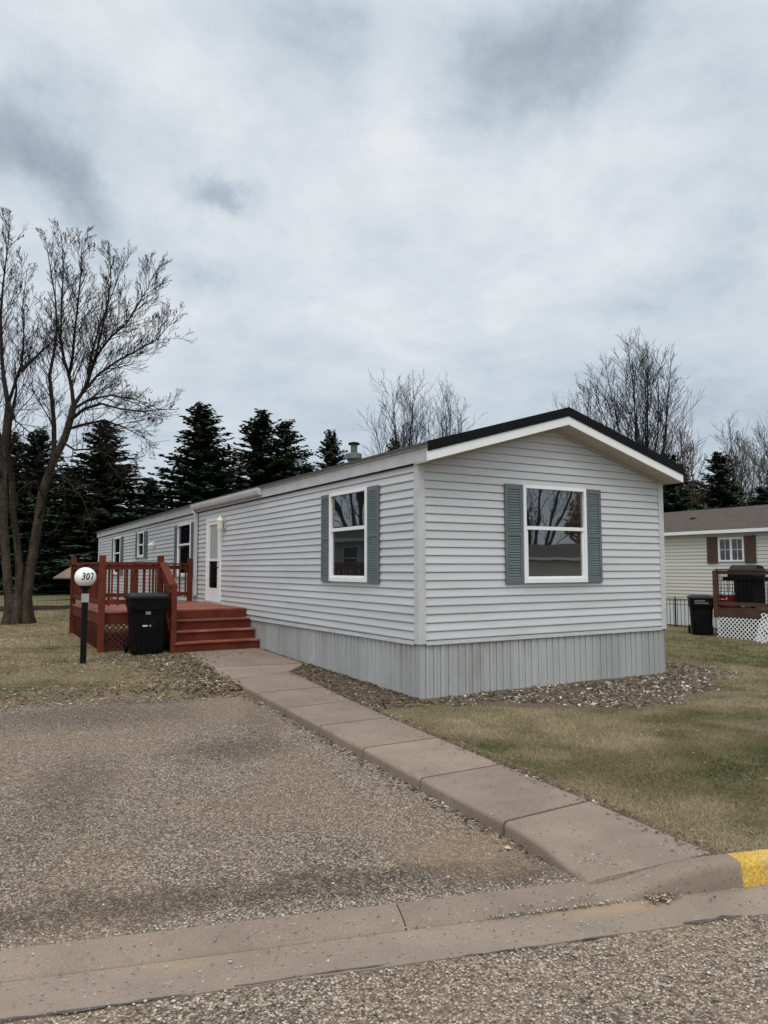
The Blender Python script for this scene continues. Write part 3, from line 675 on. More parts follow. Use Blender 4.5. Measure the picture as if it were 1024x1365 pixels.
# lattice under the deck
def lattice(name, T, a0, a1, z0, z1, sp, wd, th, m, parent, local=False, tag_c=.5):
    mb = MB()
    for sgn, o in ((1, 0), (-1, th)):
        k = -int((z1-z0)/sp)-2
        while a0+k*sp < a1+(z1-z0):
            # line a = a0+k*sp + sgn*(z-z0)
            b0 = a0+k*sp
            lo, hi = (b0, b0+(z1-z0)) if sgn > 0 else (b0, b0-(z1-z0))
            za, zb_ = z0, z1; pa, pb = lo, hi
            def clip(pa, za, pb, zb_):
                for lim, sd in ((a0, 1), (a1, -1)):
                    fa, fb = sd*(pa-lim), sd*(pb-lim)
                    if fa < 0 and fb < 0: return None
                    if fa < 0: t = fa/(fa-fb); pa, za = pa+(pb-pa)*t, za+(zb_-za)*t
                    elif fb < 0: t = fb/(fb-fa); pb, zb_ = pb+(pa-pb)*t, zb_+(za-zb_)*t
                return pa, za, pb, zb_
            r = clip(pa, za, pb, zb_)
            if r and abs(r[0]-r[2]) > .01:
                pa, za, pb, zb_ = r; h = wd*.7
                mb.add([T(pa-h/1, o, za), T(pa+h/1, o, za), T(pb+h/1, o, zb_), T(pb-h/1, o, zb_), T(pa-h, o+th, za), T(pa+h, o+th, za), T(pb+h, o+th, zb_), T(pb-h, o+th, zb_)], [(0,1,2,3),(7,6,5,4),(0,4,5,1),(1,5,6,2),(2,6,7,3),(3,7,4,0)], 0, random.random())
            k += 1
    return mb.build(name, m, parent, local=local)
lattice('lattice', lambda a, o, z: (a, DY0+.03-o, z), DX+.06, SX-.03, Hf(DX, DY0)-.02, DZ-.236, .1, .022, .008, RED, deck)
lattice('lattice', lambda a, o, z: (DX+.03-o, a, z), DY0+.06, DY1-.06, Hf(DX, DY0)-.02, DZ-.236, .1, .022, .008, RED, deck)

# ------------------------------------------------------------------ wheeled bins (front faces local -Y)
def make_bin(label, loc, rz, w=.62, d=.66, h=1.08):
    t = thing('trash_bin', label, 'trash bin', loc, rz)
    def ring(w, d, z, r=.06, y=0):
        P = []
        for cx, cy, a0 in ((w/2-r, d/2-r, 0), (-w/2+r, d/2-r, 90), (-w/2+r, -d/2+r, 180), (w/2-r, -d/2+r, 270)):
            for q in range(4): a = math.radians(a0+q*30); P.append((cx+r*math.cos(a), cy+r*math.sin(a)+y, z))
        return P
    def loft(name, rings, m):
        mb = MB(); n = 16; vs = [p for r_ in rings for p in r_]
        fs = [(i*n+j, i*n+(j+1) % n, (i+1)*n+(j+1) % n, (i+1)*n+j) for i in range(len(rings)-1) for j in range(n)]+[tuple(range(n-1, -1, -1)), tuple((len(rings)-1)*n+j for j in range(n))]
        mb.add(vs, fs); return mb.build(name, m, t, local=True, bevel=.004)
    body = loft('body', [ring(w*.78, d*.76, .02), ring(w*.80, d*.80, .10), ring(w*.88, d*.9, .70), ring(w*.90, d*.92, .705), ring(w*.93, d*.95, .78, .05), ring(w*.97, d*1.0, .82, .05), ring(w*.99, d*1.02, .985, .05)], BINM)
    mb = MB()
    for x in (-.16, 0, .16): mb.box((x-.012, -d*.475, .12), (x+.012, -d*.40-.0, .66))
    mb.box((-w*.36, -d*.53, .80), (w*.36, -d*.5, .84)); mb.build('rib', BINM, body, local=True)
    lid = loft('lid', [ring(w*1.04, d*1.06, .975, .07), ring(w*1.05, d*1.08, .99, .07), ring(w*1.05, d*1.08, 1.03, .07), ring(w*.98, d*1.0, 1.055, .07, .01), ring(w*.80, d*.8, 1.075, .1, .02), ring(w*.4, d*.4, 1.08, .08, .02)], BINL)
    mb = MB(); mb.tube([(-.2, d/2+.02, .98), (-.2, d/2+.09, 1.0), (.2, d/2+.09, 1.0), (.2, d/2+.02, .98)], [.016]*4, 8); mb.build('handle', BINM, t, local=True)
    for x in (-w/2+.02, w/2-.02):
        mb = MB(); k = 20
        vs = []; 
        for xx in (x-.025, x+.025):
            for j in range(k): a = 2*PI*j/k; vs.append((xx, d*.38+.125*math.cos(a), .125+.125*math.sin(a)))
        mb.add(vs, [tuple(range(k)), tuple(range(2*k-1, k-1, -1))]+[(j, (j+1) % k, k+(j+1) % k, k+j) for j in range(k)]); mb.build('wheel', BINM, t, local=True, bevel=.01)
    return t, body
b1, bb = make_bin('black wheeled trash bin standing against the red deck beside its steps', (-2.07, 5.78, Hf(-2, 5.8)+.0), math.radians(-6), .67, .68, 1.08)
mb = MB(); mb.box((-.055, -.335, .71), (.03, -.317, .765)); mb.build('emblem', STICKG, bb, local=True)
mb = MB(); mb.box((-.10, -.300, .50), (.04, -.288, .525)); mb.build('label_plate', STICK, bb, local=True)
mb = MB(); mb.box((-.312, -.22, .86), (-.302, -.08, .90)); mb.box((-.312, -.20, .79), (-.298, -.07, .83)); mb.build('sticker', STICK, bb, local=True)
b2, bb2 = make_bin('black trash bin with white lettering, between the picket fence and the brown deck', (12.72, 5.38, Hf(12.7, 5.3)+.0), math.radians(-48), .62, .72, 1.1)
mb = MB()
for row, (n, z) in enumerate(((7, .915), (9, .855))):
    for k in range(n): mb.box((-.19+k*.04, -.395, z), (-.165+k*.04, -.37, z+.035+.008*(k % 2)))
mb.build('lettering', STICKG, bb2, local=True)

# ------------------------------------------------------------------ globe post
gx, gy = -3.24, 4.98; gzz = Hf(gx, gy)
gl = thing('globe_lamp_post', 'black post with white globe reading 307, on the lawn in front of the deck', 'post lamp', (gx, gy, gzz))
mb = MB(); mb.box((gx-.044, gy-.044, gzz-.1), (gx+.044, gy+.044, 1.355)); gpst = mb.build('post', BLKP, gl, bevel=.012)
mb = MB(); mb.lathe([(.06,1.315),(.08,1.33),(.088,1.36),(.085,1.385)], gx, gy, 20); mb.build('collar', BLKP, gl)
ang = math.atan2(CAM['loc'][1]-gy, CAM['loc'][0]-gx)
mb = MB(); G0 = Vector((gx, gy, 1.505)); k = 40; prof = [(0.168*math.sin(PI*i/24), 1.505-0.160*math.cos(PI*i/24)) for i in range(25)]
prof[0] = (.002, prof[0][1]); prof[-1] = (.002, prof[-1][1])
mb.lathe(prof, gx, gy, 40); globe = mb.build('globe', GLOBE, gl, smooth=True)
mb = MB(); ux = Vector((-math.sin(ang), math.cos(ang), 0)); fw = Vector((math.cos(ang), math.sin(ang), 0))
mb.box((gx-.06-.0, gy-.062, 1.10), (gx+.055, gy-.0485, 1.24)); mb.build('light_sensor', mat('grey_sensor', (.32,.33,.33), .5), gl)
DG = {'3': [[(0,1),(.35,1.08),(.75,1),(.8,.72),(.35,.56)], [(.35,.56),(.8,.42),(.75,.06),(.35,-.03),(0,.06)]],
      '0': [[(.4,1.04),(.08,.85),(0,.5),(.08,.15),(.4,-.04),(.72,.15),(.8,.5),(.72,.85),(.4,1.04)]],
      '7': [[(-.05,1),(.92,1)], [(.86,1),(.55,.5),(.3,-.04)]]}
hh = .092; adv = .069; px0 = -.078
def onglobe(a, z, e=.003):
    zc = 1.52+z; q = (zc-1.505)/0.160; rr = 0.168*math.sqrt(max(0, 1-q*q))+e; th = ang+a/0.168; return Vector((gx+rr*math.cos(th), gy+rr*math.sin(th), zc))
for di, ch in enumerate('307'):
    mb = MB()
    for st in DG[ch]:
        P = []
        for (a0, b0), (a1, b1) in zip(st[:-1], st[1:]):
            for q in range(4): P.append((a0+(a1-a0)*q/4, b0+(b1-b0)*q/4))
        P.append(st[-1]); pts = [Vector((px0+.022+di*adv+a*.05+b*.012, (b-.5)*hh)) for a, b in P]
        wdt = .009
        for i in range(len(pts)-1):
            d = (pts[i+1]-pts[i]).normalized(); n_ = Vector((-d.y, d.x)); e_ = d*.004
            mb.add([onglobe(*(pts[i]-e_+n_*wdt)), onglobe(*(pts[i+1]+e_+n_*wdt)), onglobe(*(pts[i+1]+e_-n_*wdt)), onglobe(*(pts[i]-e_-n_*wdt))], [(0,1,2,3)])
    mb.build('digit', BLKP, globe, normals=False)

# ------------------------------------------------------------------ neighbour on the right
NX = 14.5; GN = -.27
nh = thing('neighbor_home', 'cream sided mobile home with brown roof and brown shutters at the right edge', 'mobile home', (NX, 5, GN))
MN = lambda a, o, z: (NX-o, a, z)
mb = MB(); siding(mb, MN, -3.5, 17.5, .50, 2.64, .107, [1,5,9,13], amp=.014); mb.box((NX+.012, -3.49, .45), (NX+.08, 17.49, 2.7)); mb.build('wall', CREAM, nh)
mb = MB(); siding(mb, lambda a, o, z: (a, -3.5-o, z), NX, NX+4.6, .50, 3.35, .107, [], lambda z: ((NX, NX+4.6) if z <= 2.64 else (min(NX+(z-2.64)/.33, NX+2.3), max(NX+4.6-(z-2.64)/.33, NX+2.3)))); mb.build('gable_wall', CREAM, nh)
skirt(MN, -3.5, 17.5, .5, m=WSK, base=lambda y: -.45, parent=nh)
mb = MB()
for xa, za, xb, zb_ in ((NX-.25, 2.72, NX+2.3, 3.58), (NX+2.3, 3.58, NX+4.85, 2.72)):
    mb.prism([(xa, za), (xb, zb_), (xb, zb_-.04), (xa, za-.04)], lambda x, z: (x, -3.8, z), lambda x, z: (x, 17.8, z))
nr = mb.build('roof', BRROOF, nh)
mb = MB(); mb.box((NX-.26, -3.8, 2.63), (NX-.235, 17.8, 2.725)); mb.box((NX-.235, -3.8, 2.63), (NX+.0, 17.8, 2.64)); mb.build('fascia', WHITE, nh)
mb = MB(); q = at(925, 687, 21.5); vx2 = 15.75; mb.lathe([(.14,3.14),(.12,3.22),(.09,3.25)], vx2, 7.8, 12); mb.build('roof_vent', ROOFB, nr)
def slider(a0, a1, z0, z1, T, parent, m=WHITE):
    mb = MB(); e = .05
    for p, q in (((a0, 0, z0), (a0+e, .05, z1)), ((a1-e, 0, z0), (a1, .05, z1)), ((a0+e, 0, z1-e), (a1-e, .05, z1)), ((a0+e, 0, z0), (a1-e, .05, z0+e)), (((a0+a1)/2-.03, .0, z0+e), ((a0+a1)/2+.03, .045, z1-e))): mb.box(p, q, T=T)
    w = mb.build('window', m, parent)
    for b0, b1 in ((a0+e, (a0+a1)/2-.03), ((a0+a1)/2+.03, a1-e)):
        mb = MB(); mb.box((b0, .015, z0+e), (b1, .02, z1-e), T=T); pn = mb.build('pane', GLASS, w)
        mb = MB(); mb.box((b0, .021, z0+e+(z1-z0-2*e)*.5-.008), (b1, .026, z0+e+(z1-z0-2*e)*.5+.008), T=T); mb.box(((b0+b1)/2-.008, .021, z0+e), ((b0+b1)/2+.008, .026, z1-e), T=T); mb.build('muntin', WSK, pn)
    return w
slider(5.2, 6.02, 1.80, 2.50, MN, nh)
for a0, a1 in ((6.06, 6.40), (4.84, 5.18)):
    mb = MB(); mb.box((a0, .02, 1.75), (a1, .045, 2.54), T=MN)
    for k in range(16): mb.box((a0+.04, .045, 1.80+k*.045), (a1-.04, .052, 1.82+k*.045), T=MN)
    mb.build('shutter', BRSH, nh)
# its deck
d2 = thing('neighbor_deck', 'brown wooden deck with black balusters and white lattice skirt by the cream home', 'deck', (13.5, 3.5, GN))
A0, A1, DXN, ZD = 1.2, 4.83, 12.64, .56
mb = MB(); y = A0
while y < A1: mb.box((DXN, y, ZD-.03), (NX-.02, min(y+.137, A1), ZD), 0, random.random()); y += .143
mb.build('platform', BRWD, d2)
mb = MB(); mb.box((DXN-.01, A0, .325), (DXN+.03, A1+.01, ZD-.031)); mb.box((DXN+.03, A1-.03, .325), (NX-.05, A1+.01, ZD-.031)); mb.build('rim_board', BRWD, d2)
for x, y in ((DXN, A1), (DXN, 2.9), (DXN, A0), (NX-.1, A1), (13.55, A1)):
    mb = MB(); mb.box((x-.05-.012, y-.06, .30), (x+.05-.012, y+.06, 1.552)); mb.build('post', BRWD, d2)
for p, q in (((DXN, A0+.06, 0), (DXN, 2.84, 0)), ((DXN, 2.96, 0), (DXN, A1-.06, 0)), ((DXN+.05, A1, 0), (NX-.15, A1, 0))):
    for z, w, h in ((1.575, .13, .04), (1.50, .04, .09), (.68, .04, .09)):
        mb = MB(); a, b = Vector(p), Vector(q); a.z = b.z = z; mb.bar(a, b, w, h); mb.build('rail', BRWD, d2)
    L = (Vector(q)-Vector(p)).length; n = int(L/.115); dd = (Vector(q)-Vector(p)).normalized()
    for k in range(n):
        P = Vector(p)+dd*(k+.5)/n*L; mb = MB(); mb.tube([(P.x, P.y, .7), (P.x, P.y, 1.48)], [.009]*2, 6); mb.build('baluster', BLKP, d2)
lattice('lattice', lambda a, o, z: (DXN-.0-o, a, z), A0, A1, -.26, .322, .115, .024, .006, LATT, d2)
mb = MB(); mb.box((DXN+.06, A0, -.26), (DXN+.07, A1-.04, .32)); mb.build('underdeck_shade', DARK, d2)  # dark sheet added to stand for the shade under the deck
# lattice offcut, grill, bin, cooler
lo = thing('lattice_scrap', 'broken white lattice piece leaning on the lattice skirt of the brown deck', 'lattice piece', (12.35, 3.42, -.24), 0)
lo.rotation_euler = (math.radians(8), math.radians(13), 0)
mbT = lambda a, o, z: (-o, a, z)
lattice('slats', mbT, -.16, .16, .0, .74, .125, .021, .008, LATT, lo, local=True)
gr2 = thing('grill', 'covered black gas grill with a domed lid standing on the brown deck', 'grill', (13.25, 4.30, ZD))
mb = MB(); mb.box((13.0, 3.98, ZD+.12), (13.5, 4.5, ZD+.72)); mb.build('cabinet', BLKP, gr2, bevel=.02)
mb = MB(); mb.box((12.98, 3.72, ZD+.72), (13.5, 4.88, ZD+.82)); mb.build('shelf', BLKP, gr2, bevel=.01)
mb = MB(); mb.prism([(12.98,ZD+.82),(13.5,ZD+.82),(13.5,ZD+1.0),(13.38,ZD+1.12),(13.15,ZD+1.14),(13.0,ZD+1.0)], lambda x, z: (x, 3.95, z), lambda x, z: (x, 4.72, z)); mb.build('lid', BINL, gr2, bevel=.02)
for yy in (4.05, 4.45):
    mb = MB(); k = 14; vs = [(xx, yy+.06*math.cos(2*PI*j/k), ZD+.06+.06*math.sin(2*PI*j/k)) for xx in (13.02, 13.06) for j in range(k)]
    mb.add(vs, [tuple(range(k)), tuple(range(2*k-1, k-1, -1))]+[(j, (j+1) % k, k+(j+1) % k, k+j) for j in range(k)]); mb.build('wheel', BLKP, gr2)
cl = thing('cooler', 'red cooler with a white lid on the brown deck behind the balusters', 'cooler', (12.95, 4.62, ZD))
mb = MB(); mb.box((12.80, 4.60, ZD), (13.1, 4.93-.0, ZD+.33)); mb.build('body', REDC, cl, bevel=.015)
mb = MB(); mb.box((12.79, 4.59, ZD+.332), (13.11, 4.94, ZD+.40)); mb.build('lid', WSK, cl, bevel=.015)
mb = MB(); mb.tube([(12.785, 4.62, ZD+.28), (12.76, 4.62, ZD+.22), (12.76, 4.90, ZD+.22), (12.785, 4.90, ZD+.28)], [.01]*4, 6); mb.build('handle', WSK, cl)
# black picket fence
pf = thing('picket_fence', 'low black metal picket fence in front of the white skirting of the cream home', 'fence', (13.9, 8, GN))
mb = MB()
for z in (-.12, .66): mb.box((13.89, 5.6, z), (13.91, 9.6, z+.025))
y = 5.65
while y < 9.6: mb.tube([(13.9, y, -.3), (13.9, y, .68)], [.009]*2, 6, cap=True); y += .13
mb.build('pickets', BLKP, pf)
for y in (5.6, 7.15, 8.9):
    mb = MB(); mb.box((13.885, y-.015, -.35), (13.915, y+.015, .72)); mb.tube([(13.9,y,.72),(13.9,y,.76)], [.02,.006], 8, cap=True); mb.build('post', BLKP, pf)

mb = MB(); mr = random.Random(8); n = 70; rowsL = []
for k in range(n+1):
    x = -26+k*.42; yc = 19.75+.105*(x+3); hw = .85+.25*mr.random()
    rowsL.append([(x, yc-hw, .25), (x, yc-hw*.6, .33+.05*mr.random()), (x, yc, .36+.06*mr.random()), (x, yc+hw*.6, .33+.05*mr.random()), (x, yc+hw, .25)])
for A, B in zip(rowsL[:-1], rowsL[1:]): mb.add(A+B, [(i, i+1, 6+i, 5+i) for i in range(4)])
tag(mb.build('dark_band', mat('dark_brown_band', (.022,.016,.012), .95, .5, 6., bump=.03, bscale=20, spec=.1), normals=False), kind='structure')  # low dark brown band along the wire fence
# ------------------------------------------------------------------ low wire fence and shed at the far left
wf = thing('wire_fence', 'low thin wire fence with dark posts at the far edge of the left lawn', 'fence', (-3, 19.9, .27))
mb = MB()
for z in (.35,.45,.55,.65,.75,.85): mb.tube([(-14, 18.6, z), (3, 20.4, z)], [.004]*2, 4)
for k in range(110): x = -14+k*.155; y = 18.6+(x+14)*1.8/17; mb.tube([(x, y, .28), (x, y, .85)], [.003]*2, 3)
mb.build('wire_mesh', BLKP, wf)
for k in range(9):
    x = -14+k*2.1; y = 18.6+(x+14)*1.8/17; mb = MB(); mb.tube([(x, y, .2), (x, y, .95)], [.025]*2, 8, cap=True); mb.build('post', BLKP, wf)
sp = at(122, 800, 33); sp.z = 0; sh = thing('garden_shed', 'small pale shed with a tan roof behind the left corner of the red deck', 'shed', (sp.x, sp.y, .0))
mb = MB(); mb.box((-.75, -.75, 0), (.95, .9, 1.32)); mb.build('wall', mat('shed_wall', (.42,.42,.40), .8), sh, local=True)
mb = MB(); e0, e1 = (-1.45,-1.0,1.26), (1.4,1.05,1.26)
mb.add([(-1.45,-1.0,1.26),(1.4,-1.0,1.26),(1.4,1.05,1.26),(-1.45,1.05,1.26),(-.75,0,1.8),(.75,0,1.8),(-1.45,-1.0,1.20),(1.4,-1.0,1.20),(1.4,1.05,1.20),(-1.45,1.05,1.20)], [(0,1,5,4),(1,2,5),(2,3,4,5),(3,0,4),(0,6,7,1),(1,7,8,2),(2,8,9,3),(3,9,6,0),(9,8,7,6)])
mb.build('roof', mat('tan_roof', (.16,.115,.08), .85, .2), sh, local=True)
sh.rotation_euler = (0, 0, -.25)
mb = MB(); mb.box((-.2,-.77,.0), (.4,-.75,1.1)); mb.build('door', mat('shed_door', (.3,.3,.29), .7), sh, local=True)

# ------------------------------------------------------------------ trees
def branchy(mb, p, d, L, r, lev, rnd, up=.25, kids=(5, 5, 4, 3), spread=.75, wob=.12, minr=.004, ratio=.55, twk=0):
    """one tapering limb and, recursively, the smaller ones along it"""
    n = max(3, int(L/.3)) if lev < 2 else 3
    n = min(n, 9); pts = [Vector(p)]; dv = Vector(d).normalized()
    for i in range(n):
        dv = (dv+Vector((rnd.uniform(-1,1), rnd.uniform(-1,1), rnd.uniform(-.6,.6)+up))*wob).normalized()
        pts.append(pts[-1]+dv*(L/n))
    rad = [max(minr, r*(1-.8*i/n)) for i in range(n+1)]
    mb.tube(pts, rad, 6 if lev == 0 else (4 if lev == 1 else 3), c=rnd.random())
    if lev+1 >= len(kids)+1 or r < minr: return
    k = kids[lev] if lev < len(kids) else 0
    for j in range(k):
        t = .22+.76*(j+rnd.random()*.8)/k; i = min(n-1, int(t*n)); q = pts[i].lerp(pts[i+1], t*n-i)
        ax = (pts[i+1]-pts[i]).normalized(); a = rnd.uniform(0, 2*PI)
        o = ax.orthogonal().normalized(); o = (o*math.cos(a)+ax.cross(o)*math.sin(a))
        nd = (ax*math.cos(spread*rnd.uniform(.6,1.1))+o*math.sin(spread)+Vector((0,0,up*.6))).normalized()
        branchy(mb, q, nd, L*ratio*rnd.uniform(.7,1.15)*(1.15-.45*t), max(minr, r*(1-.75*t)*.6), lev+1, rnd, up, kids, spread, wob, minr, ratio)
def along(mb, pts, rad, rnd, count, L0, L1, lev_kids, t0=.25, up=.3, bias=None, minr=.004, spread=.8):
    """side limbs growing from a stem polyline"""
    P = [Vector(q) for q in pts]; n = len(P)-1
    for j in range(count):
        t = t0+(1-t0)*(j+rnd.random())/count; f = min(t*n, n-1e-4); i = int(f); q = P[i].lerp(P[i+1], f-i); r = rad[i]+(rad[i+1]-rad[i])*(f-i)
        ax = (P[i+1]-P[i]).normalized(); a = rnd.uniform(0, 2*PI); o = ax.orthogonal().normalized(); o = o*math.cos(a)+ax.cross(o)*math.sin(a)
        nd = ax*math.cos(spread)+o*math.sin(spread)+Vector((0,0,up*.5))
        if bias: nd += bias*rnd.random()
        L = (L0+(L1-L0)*t)*rnd.uniform(.5,1.1)
        branchy(mb, q, nd.normalized(), L, min(r*.6, .006+L*.0075), 1, rnd, up, (0,)+lev_kids, .60, .085, minr, .58)

# the big bare tree left: stems placed one by one
rt = random.Random(3)
tb = Vector((-3.62, 12.75, .22)); td = (tb-Vector(CAM['loc'])).dot(HD)
def tp(u, v, dd=0): return at(u, v, td+dd)
bt = thing('bare_tree', 'large leafless tree with several trunks from one base, on the left lawn', 'tree', tb)
mt = MB(); mc = MB()
stems = [
 # (points u,v,depth offset), radii start..end, side limbs
 ([(14,834,0),(12,800,0),(9,760,.1),(5,700,.3),(4,640,.5),(6,590,.6),(11,540,.7)], .125, .08, 2),
 ([(11,540,.7),(5,505,.8),(2,470,1),(1,420,1.2),(4,380,1.2),(9,340,1.1),(14,295,1)], .07, .007, 30),
 ([(12,535,.7),(22,505,.4),(29,485,.2),(32,450,0),(30,410,-.2),(36,360,-.3)], .045, .006, 24),
 ([(28,495,.3),(45,478,0),(62,462,-.2),(74,452,-.3)], .04, .008, 9),
 ([(6,600,.6),(-8,560,.9),(-20,500,1.2),(-18,430,1.4),(-10,370,1.6)], .07, .01, 14),
 ([(5,640,.5),(-20,600,0),(-40,540,-.5),(-45,480,-.8)], .06, .01, 10),
 ([(22,834,0),(25,790,-.1),(26,755,-.1),(22,715,-.2),(17,680,-.3),(16,640,-.5)], .105, .07, 1),
 ([(16,640,-.5),(10,600,-.8),(14,560,-1),(22,520,-1.2),(20,480,-1.4)], .08, .01, 12),
 ([(31,834,0),(36,790,0),(42,750,0),(50,700,.1),(57,655,.1),(66,628,.1),(76,605,.1),(86,585,0),(93,562,0),(98,541,0)], .13, .08, 2),
 ([(98,541,0),(96,520,.1),(92,500,.2),(85,478,.3),(81,450,.4),(82,410,.4),(84,370,.4),(84,340,.3),(81,308,.2)], .055, .006, 32),
 ([(92,500,.2),(97,475,-.2),(99,445,-.4),(104,405,-.6),(108,360,-.7),(110,315,-.7)], .042, .006, 28),
 ([(98,541,0),(108,526,.1),(117,510,.1),(126,480,.2),(133,452,.3),(142,415,.4),(148,375,.5),(146,335,.5)], .055, .006, 30),
 ([(126,480,.2),(135,465,-.2),(150,447,-.5),(168,432,-.8),(184,405,-1),(197,385,-1.1),(205,365,-1.2)], .036,.006, 26),
 ([(110,524,.1),(130,500,-.3),(155,482,-.6),(185,466,-.9),(210,452,-1.2),(232,425,-1.3)], .036, .006, 26),
 ([(117,510,.1),(122,470,.8),(135,430,1.4),(150,390,1.8),(165,350,2.)], .036, .006, 22),
 ([(66,628,.1),(72,600,.4),(72,565,.6),(69,530,.8),(66,500,1),(72,470,1.1),(76,440,1.2),(74,400,1.3),(66,350,1.4),(60,315,1.4)], .075, .006, 30),
 ([(94,560,0),(112,545,-.6),(135,538,-1.2),(160,545,-1.8),(190,548,-2.2),(222,545,-2.5)], .045, .007, 16),
 ([(90,572,0),(115,565,-.4),(140,560,-.9),(170,572,-1.3),(205,590,-1.8)], .04, .006, 16),
 ([(98,545,0),(120,532,.5),(148,527,1.),(180,532,1.5),(212,550,2.)], .04, .006, 15),
 ([(84,590,0),(100,600,-.3),(125,598,-.8),(150,610,-1.2),(175,628,-1.5)], .03, .006, 12),
 ([(52,690,0),(60,670,-.8),(48,640,-1.3),(30,650,-1.7),(12,668,-2)], .03, .005, 10),
 ([(70,615,.1),(90,640,-.8),(110,665,-1.3),(120,690,-1.5)], .025, .005, 9),
 ([(12,535,.7),(20,560,-.5),(38,575,-1),(55,600,-1.3)], .025, .005, 8),
]
for pts, r0, r1, nk in stems:
    P = [tp(*q) for q in pts]; n = len(P); rad = [r0+(r1-r0)*(i/(n-1)) for i in range(n)]
    (mt if r0 >= .1 else mc).tube(P, rad, 10 if r0 > .09 else 6, c=rt.random())
    low = pts[-1][1] > 520 and r0 < .05
    along(mc, P, rad, rt, int(nk*1.3), 1.25 if r0 < .06 else 1.6, .5, (4, 3, 2), .12, .38 if not low else .1, None, .0038, .62)
for q in range(7):
    a = 2*PI*q/7; mt.tube([tb+Vector((math.cos(a)*.36, math.sin(a)*.28, -.12)), tb+Vector((math.cos(a)*.22, math.sin(a)*.17, .22)), tb+Vector((math.cos(a)*.18, math.sin(a)*.12, .8))], [.12,.15,.10], 8)
trunk = mt.build('trunk', BARK, bt, smooth=True, normals=False)
ms = MB(); nv = len(mc.v)
for q in range(150):
    p = mc.v[rt.randrange(nv)]; r = rt.uniform(.012, .028)
    ms.tube([(p[0],p[1],p[2]+.02),(p[0],p[1],p[2]-r),(p[0],p[1],p[2]-2.2*r)], [.004, r, .006], 5)
mc.build('crown', TWIG, bt, normals=False); tag(ms.build('seed_clusters', TWIG, bt, normals=False), kind='stuff')

def vase(name, label, u, vtop, d, wpx, seed, m, group='leafless trees behind the homes', stems=7, up=.35, gz_=.1, kids=(6, 5, 3), minr=.006, lean=.55, fork=.3):
    """a distant leafless tree: height and spread from its size in view"""
    rd = random.Random(seed); base = at(u, 757, d); base.z = gz_; topz = at(u, vtop, d).z; Ht = topz-gz_; wd = wpx*d/990
    t = thing(name, label, 'tree', base, 0, group); mt = MB(); mc = MB(); fz = Ht*fork*.6
    mt.tube([base-Vector((0,0,.2)), base+Vector((.05,0,fz*.5)), base+Vector((0,.05,fz))], [.022*Ht, .018*Ht, .016*Ht], 8)
    for k in range(stems):
        a = 2*PI*k/stems+rd.uniform(-.4,.4); sp = (wd/2)*(.25+.55*((k % 3)/2))*lean*1.6; hh = (Ht-fz)*rd.uniform(.84, 1.0)*(1-.18*((k % 3)/2))
        P = []; n = 6
        for i in range(n+1):
            s = i/n; P.append(base+Vector((math.cos(a)*sp*s**.8+rd.uniform(-.1,.1), math.sin(a)*sp*s**.8+rd.uniform(-.1,.1), fz*.8+hh*s)))
        rad = [.0075*Ht*(1-.9*i/n) for i in range(n+1)]
        mc.tube(P, rad, 5)
        along(mc, P, rad, rd, 20, Ht*.30, Ht*.13, kids, .05, up, None, minr, .5)
    mt.build('trunk', BARK, t, smooth=True, normals=False); mc.build('crown', m, t, normals=False)
    return t
vase('bare_tree', 'leafless round-crowned tree rising behind the roof vent', 538, 497, 50, 125, 21, TWIG, kids=(4,3), minr=.008)
vase('bare_tree', 'slimmer leafless tree just right of the round-crowned one behind the roof', 598, 497, 54, 75, 22, TWIG, kids=(4,3), minr=.008, stems=5)
vase('bare_tree', 'tall leafless tree with spreading crown behind the right slope of the roof', 864, 448, 40, 150, 23, TWIG, lean=.7, stems=11, kids=(5,3), minr=.008)
vase('bare_tree', 'thin leafless tree low beside the roof ridge, left of the tall one', 786, 494, 46, 62, 24, TWIGF, stems=4, kids=(4,3), minr=.008)
vase('bare_tree', 'russet leafless tree low behind the right eave', 915, 548, 36, 60, 25, TWIGR, stems=5, kids=(4,3), minr=.008)
vase('bare_tree', 'leafless twiggy tree above the cream home at the right edge', 988, 562, 40, 80, 26, TWIGF, stems=7, kids=(5,3), minr=.008)
vase('bare_tree', 'second twiggy tree cut by the right edge of the view', 1040, 545, 44, 90, 27, TWIGF, stems=7, kids=(5,3), minr=.008)

